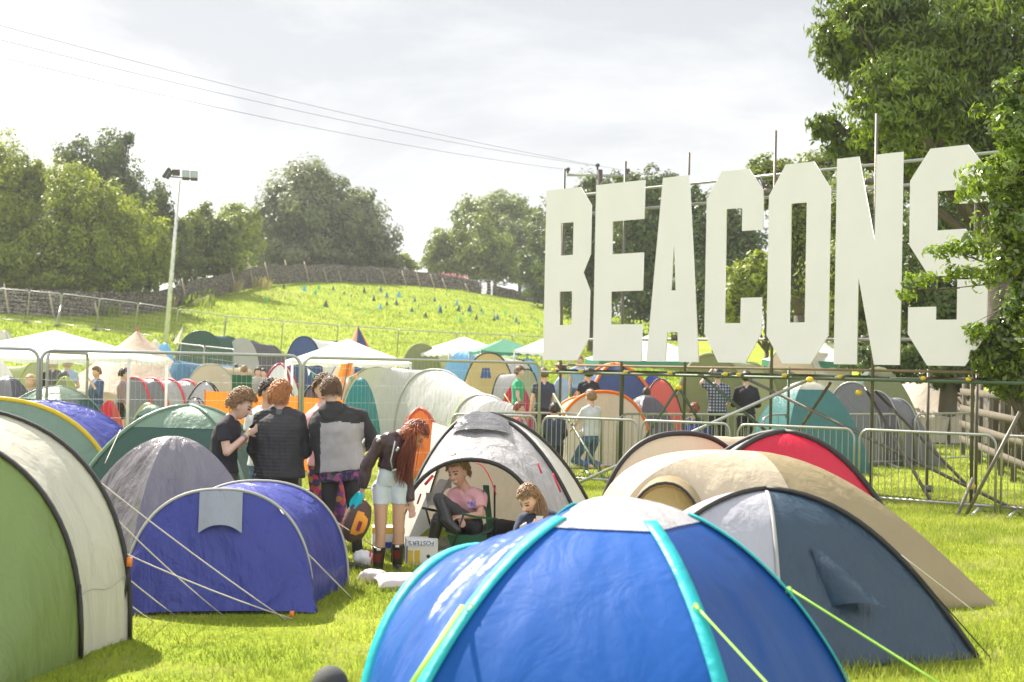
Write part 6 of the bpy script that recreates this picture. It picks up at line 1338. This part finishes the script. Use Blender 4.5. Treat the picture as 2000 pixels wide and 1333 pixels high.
# ------------------------------------------------------------------ trees
L_dark = leafmat('leaf_dark', (.06, .105, .024), (.15, .20, .045), .46)
L_mid = leafmat('leaf_mid', (.10, .16, .024), (.27, .31, .045), .48)
L_yel = leafmat('leaf_yellow', (.15, .22, .018), (.40, .44, .035), .50)
L_grey = leafmat('leaf_grey', (.12, .16, .06), (.24, .27, .11), .46)
L_big = leafmat('leaf_ash', (.016, .042, .006), (.27, .38, .022), .50, .28, .6)
L_bush = leafmat('leaf_bush', (.030, .075, .008), (.32, .44, .035), .50, .25, 1.0)
M_bark = plain('bark', (.10, .08, .06), .9, 0, .35, 4, .6, 12)
TR = np.random.default_rng(11)
def leaves(ells, n_per, leaf, asp=.45, clump=.30, droop=0.0, shell=.55, kk=46, fill=.28):
    allv = []
    for (c, r, n) in ells:
        K = max(16, int(kk * (1 if n > 3000 else .6)))
        d = TR.normal(size=(K, 3)); d /= np.linalg.norm(d, axis=1)[:, None]
        rad = shell + (1 - shell) * TR.uniform(0, 1, K) ** .6; rad *= TR.uniform(.72, 1.18, K)
        cc = d * rad[:, None]
        ki = TR.integers(0, K, n); cs = TR.uniform(.6, 1.25, K)
        off = TR.normal(size=(n, 3)); off /= np.linalg.norm(off, axis=1)[:, None]; off *= (clump * TR.uniform(.25, 1.0, n) ** .5 * cs[ki])[:, None]
        p = cc[ki] + off
        m = int(n * fill); q = TR.normal(size=(m, 3)); q /= np.linalg.norm(q, axis=1)[:, None]; p[:m] = q * (.75 * TR.uniform(0, 1, m) ** .4)[:, None]
        nrm = p + off * 1.5 + TR.normal(size=(n, 3)) * .45 + np.array([0, 0, .3]); nrm /= np.linalg.norm(nrm, axis=1)[:, None]
        P = np.array(c)[None] + p * np.array(r)[None]
        # leaf axis: perpendicular to normal, drooping
        ax = np.cross(nrm, TR.normal(size=(n, 3))); ax[:, 2] -= droop; ax /= np.linalg.norm(ax, axis=1)[:, None] + 1e-9
        sd_ = np.cross(nrm, ax); sd_ /= np.linalg.norm(sd_, axis=1)[:, None] + 1e-9
        s = leaf * TR.uniform(.6, 1.35, n)[:, None]; hw = s * asp
        bend = nrm * s * .12
        allv.append(np.stack([P - ax * s * .5, P + sd_ * hw * .5 + bend, P + ax * s * .5, P - sd_ * hw * .5 + bend], 1).reshape(-1, 3))
    return np.concatenate(allv)
def tree(name, label, d, ells, mat, leaf_px=7, dens=11, base=None, cat='tree', asp=.6, trunk_r=.25, droop=0, clump=.3, shell=.55, limbs=6, depth=.8, group=None, grow=1.14, lr=1.0, kk=46, fill=.28, fork_=None):
    "ells: (px,py,rx,ry[,dd]) in photo measure at distance d"
    E = []; 
    for e_ in ells:
        px, py, rx, ry = e_[:4]; rx *= grow; ry *= grow; dd = d + (e_[4] if len(e_) > 4 else 0); k = dd / FP
        n = int(dens * math.pi * rx * ry / (leaf_px ** 2 * asp)); E.append((tuple(D(px, py, dd)), (rx * k, max(rx, ry) * k * depth, ry * k), n))
    bx = base if base else sum(e_[0] * e_[2] for e_ in ells) / sum(e_[2] for e_ in ells)
    x = sp(bx, d, 600); b = V((x, d, zf(x, d))); r = thing(name, label, cat, b, group=group)
    lf = leaf_px / FP * d; vs = leaves(E, 0, lf, asp, clump, droop, shell, kk, fill)
    npmesh('crown', vs, np.arange(len(vs)).reshape(-1, 4), mat, r)
    mb = MB(); big = max(E, key=lambda q: q[1][0]); tc_ = V(big[0]); fork = b.lerp(V((b.x * .5 + tc_.x * .5, tc_.y, tc_.z)), .5); fork.z = max(fork.z, b.z + .8)
    if fork_ is not None: fork = D(fork_[0], fork_[1], d)
    mb.tube([b - V((0, 0, .4)), b.lerp(fork, .5) + V((.1, 0, 0)), fork], [trunk_r * 1.25, trunk_r, trunk_r * .8], 8)
    for c_, rr, n in E:
        c_ = V(c_); mb.tube([fork, fork.lerp(c_, .5) + V((0, 0, rr[2] * .1)), c_], [trunk_r * .65 * lr, trunk_r * .4 * lr, trunk_r * .12 * lr], 6)
        for q in range(limbs):
            dv = V(TR.normal(size=3)).normalized(); e2 = c_ + V((dv.x * rr[0], dv.y * rr[1], abs(dv.z) * rr[2])) * .8; mb.tube([fork.lerp(c_, .6), fork.lerp(c_, .6).lerp(e2, .6), e2], [trunk_r * .3, trunk_r * .16, trunk_r * .05], 5)
    mb.build('trunk', M_bark, r); return r
tree('tree', 'bushy yellow green tree at the left photo edge above the wall', 96, [(30, 545, 110, 40), (-40, 400, 95, 125), (40, 400, 62, 85), (30, 500, 95, 80), (-20, 330, 60, 60), (60, 345, 35, 38)], L_yel)
tree('tree', 'tall rounded yellow green tree second from the left edge', 94, [(150, 550, 75, 35), (140, 420, 62, 90), (170, 470, 70, 90), (110, 500, 72, 78), (125, 355, 38, 40)], L_yel)
tree('tree', 'yellow green tree right of the tall rounded one, before the dark trees', 95, [(220, 545, 55, 30), (215, 430, 52, 75), (225, 495, 58, 62), (250, 460, 42, 52)], L_yel)
tree('tree', 'lower olive coloured tree just left of the floodlight mast', 99, [(290, 540, 45, 25), (285, 475, 42, 62), (270, 525, 45, 42), (315, 490, 28, 40)], L_yel)
tree('bush', 'low hawthorn bush above the wall left of the mast', 96, [(232, 556, 42, 28), (262, 566, 26, 20)], L_mid, cat='bush', trunk_r=.1)
tree('tree', 'dark tall tree with ragged top standing behind the yellow green trees', 118, [(230, 420, 60, 60), (148, 305, 34, 32), (215, 300, 42, 46), (185, 350, 50, 45), (238, 365, 36, 50), (262, 400, 32, 40), (250, 270, 10, 16)], L_dark, clump=.36)
tree('conifer_tree', 'narrow dark ragged tree behind the floodlight mast', 114, [(312, 385, 17, 36), (300, 425, 30, 34), (322, 415, 16, 26), (285, 440, 22, 30)], L_dark, clump=.4)
tree('tree', 'round mid green hawthorn tree right of the floodlight mast', 116, [(420, 510, 62, 26), (420, 475, 58, 46), (395, 445, 40, 36), (455, 455, 38, 40), (400, 415, 14, 20)], L_mid)
tree('tree', 'pale green bush filling the dip right of the hawthorn tree', 140, [(470, 490, 45, 36), (450, 430, 34, 34), (462, 425, 26, 26), (480, 470, 34, 50), (490, 430, 20, 22)], L_yel)
tree('tree', 'largest grey green oak on top of the hill beside the wall', 152, [(590, 505, 95, 38), (530, 495, 50, 40), (590, 420, 82, 88), (570, 480, 82, 62), (640, 455, 62, 80), (535, 440, 42, 55), (600, 355, 48, 32), (640, 375, 35, 35)], L_grey, dens=13, trunk_r=.5)
tree('tree', 'smaller grey green oak leaning right of the largest hill oak', 156, [(725, 510, 60, 30), (705, 440, 48, 68), (735, 480, 42, 56), (690, 500, 60, 42), (700, 385, 30, 24), (755, 510, 26, 26)], L_grey, dens=12, trunk_r=.4)
tree('bush', 'olive green bushes filling the bank behind the floodlight mast', 113, [(345, 480, 36, 48), (360, 520, 48, 32), (330, 450, 22, 26), (375, 440, 24, 30)], L_mid, cat='bush', trunk_r=.12)
tree('bush', 'low sparse bush on the skyline right of the hill oaks', 158, [(785, 512, 22, 16), (805, 520, 18, 10)], L_yel, cat='bush', trunk_r=.08)
tree('tree', 'dome shaped green tree beyond the field gate', 192, [(965, 470, 85, 40), (965, 412, 62, 36), (920, 425, 38, 30), (1012, 420, 40, 30), (965, 445, 80, 26)], L_mid, dens=12)
tree('tree', 'yellowish bushy tree on the left side of the gap beyond the gate', 168, [(890, 520, 65, 26), (880, 480, 42, 42), (860, 505, 36, 26), (905, 465, 26, 22)], L_mid)
tree('tree', 'olive green tree in front of the dome shaped tree', 166, [(960, 530, 60, 26), (945, 485, 48, 48), (975, 515, 40, 32), (925, 510, 40, 26)], L_mid)
tree('tree', 'pale grey willow between the olive tree and the first letter', 172, [(1020, 530, 40, 26), (1015, 470, 34, 42), (1000, 505, 32, 36)], L_grey)
tree('tree', 'tall dark tree just left of the first big letter', 150, [(1060, 560, 50, 26), (1062, 470, 36, 70), (1045, 525, 34, 42), (1085, 530, 44, 46)], L_dark)
tree('tree', 'dark green tree behind the first and second letters', 100, [(1150, 570, 80, 50), (1150, 430, 62, 68), (1130, 500, 62, 70), (1190, 480, 60, 100), (1160, 370, 36, 26)], L_dark, leaf_px=8)
tree('tree', 'tall bushy tree behind the third letter', 92, [(1280, 580, 85, 60), (1275, 400, 70, 66), (1250, 480, 72, 90), (1310, 520, 70, 95), (1225, 370, 36, 34), (1310, 365, 30, 26)], L_dark, leaf_px=8)
tree('tree', 'dark broad tree behind the fourth letter', 84, [(1400, 600, 90, 60), (1395, 440, 70, 60), (1380, 530, 72, 90), (1440, 500, 60, 80), (1350, 390, 34, 28)], L_dark, leaf_px=8)
tree('bush', 'bright yellow green bush seen through the fourth and fifth letters', 62, [(1450, 570, 46, 56), (1490, 540, 48, 46), (1540, 590, 60, 70), (1425, 610, 30, 40)], L_yel, leaf_px=9, cat='bush', trunk_r=.12)
tree('tree', 'leafy green tree behind the fifth letter', 56, [(1560, 430, 66, 76), (1530, 370, 52, 46), (1600, 500, 66, 90), (1500, 330, 40, 24), (1590, 350, 60, 50)], L_mid, leaf_px=10)
tree('tree', 'dense tree behind the sixth letter', 46, [(1680, 430, 80, 90), (1660, 560, 76, 110), (1740, 520, 80, 110), (1700, 650, 90, 60)], L_mid, leaf_px=11)
tree('tree', 'dark hedge tree behind the seventh letter', 40, [(1720, 700, 80, 40), (1800, 715, 80, 40), (1900, 720, 80, 50), (1850, 430, 90, 90), (1830, 560, 90, 100), (1900, 640, 90, 70), (1800, 670, 80, 40), (1990, 560, 80, 130)], L_dark, leaf_px=11)
# big ash over the right corner
tree('ash_tree', 'huge overhanging ash tree filling the top right corner', 30, [(1800, 80, 150, 95), (1690, 70, 92, 70), (1900, 190, 150, 120), (1770, 200, 112, 80, -1), (1650, 90, 58, 55), (1680, 285, 62, 42), (1810, 290, 140, 66), (1720, 20, 110, 50), (1950, 60, 120, 110), (1610, 250, 30, 30), (1960, 330, 90, 80)],
     L_big, lr=.35, leaf_px=16, dens=11.5, kk=95, fill=.26, asp=.30, base=1985, trunk_r=.38, droop=.9, clump=.22, shell=.45, depth=.7, limbs=5)
tree('tree', 'glossy bright leaved tree at the right edge in front of the letter S', 16.5, [(1985, 250, 80, 72), (1968, 340, 84, 62), (2005, 430, 90, 80), (1985, 510, 62, 50), (2005, 590, 56, 70), (1995, 175, 45, 40)],
     L_bush, grow=1.0, fork_=(2090, 420), lr=.3, leaf_px=17, dens=11, kk=60, fill=.15, asp=.45, base=2080, trunk_r=.12, clump=.27, shell=.4, depth=.6, limbs=6)
tree('branch_tree', 'slender tree whose leafy branch reaches across the letter S', 18.0, [(1900, 480, 46, 26), (1845, 490, 42, 20), (1800, 545, 34, 20), (1870, 530, 36, 18), (1770, 575, 24, 12), (1925, 540, 34, 30), (1905, 645, 34, 18), (1890, 370, 30, 30)],
     L_bush, fork_=(2030, 545), lr=.7, grow=1.0, leaf_px=17, dens=5.5, asp=.45, base=2060, trunk_r=.03, clump=.45, shell=.3, depth=.6, limbs=2)
tree('tree', 'dark dense shrub at the right edge above the wooden fence', 20.5, [(1960, 690, 60, 66), (1990, 640, 50, 60), (1925, 660, 36, 40), (1975, 745, 40, 32)], L_big, leaf_px=15, dens=11, asp=.5, base=2020, trunk_r=.08, clump=.36, depth=.6)
# rough growth behind the wall
M_straw = leafmat('dry_stalk', (.30, .27, .09), (.42, .36, .14), .4)
M_pink = leafmat('pink_bloom', (.42, .16, .20), (.50, .24, .28), .4)
def stalks(name, label, spans, n, h, w_, mat):
    vs = []; 
    for _ in range(n):
        px0, px1, d0_, d1_ = spans[TR.integers(len(spans))]; d = TR.uniform(d0_, d1_); x = sp(TR.uniform(px0, px1), d, 560); z = zf(x, d); hh = h * TR.uniform(.5, 1.2); a = TR.uniform(0, 3.14); l = TR.normal(size=2) * .25 * hh
        c_, s_ = math.cos(a) * w_, math.sin(a) * w_
        vs += [(x - c_, d - s_, z), (x + c_, d + s_, z), (x + c_ * 1.6 + l[0], d + s_ * 1.6 + l[1], z + hh), (x - c_ * .3 + l[0], d - s_ * .3 + l[1], z + hh * 1.05)]
    vs = np.array(vs); o = npmesh(name, vs, np.arange(len(vs)).reshape(-1, 4), mat); return tag(o, label, 'grass', kind='stuff')
stalks('tall_grass', 'dry straw coloured tall grass above the stone wall', [(240, 345, 99, 112), (330, 400, 108, 122), (440, 530, 120, 140), (400, 470, 114, 128)], 5000, .75, .035, M_straw)
stalks('weeds', 'green weeds along the foot of the hill trees', [(-60, 240, 91, 96), (240, 420, 101, 116), (760, 940, 153, 160), (520, 760, 146, 152)], 4000, .7, .05, L_mid)
stalks('flowers', 'pink willowherb flowers standing behind the wall near the gate', [(830, 905, 152, 157), (845, 880, 152, 156)], 420, 1.5, .04, M_pink)
# ------------------------------------------------------------------ air
hz = MB(); hz.box((0, 100, 34.5), (1700, 1700, 75)); ho = hz.build('haze', plain('unused_haze', (1, 1, 1)), None, smooth=False)
m, t, b, o = nt('haze_air'); t.nodes.remove(b); vol = nd(t, 'ShaderNodeVolumePrincipled'); vol.inputs['Color'].default_value = (.95, .97, 1, 1); vol.inputs['Density'].default_value = .00040; vol.inputs['Anisotropy'].default_value = .35
t.links.new(vol.outputs[0], o.inputs['Volume']); ho.data.materials.clear(); ho.data.materials.append(m); tag(ho, 'thin bright summer haze', 'haze', kind='stuff')
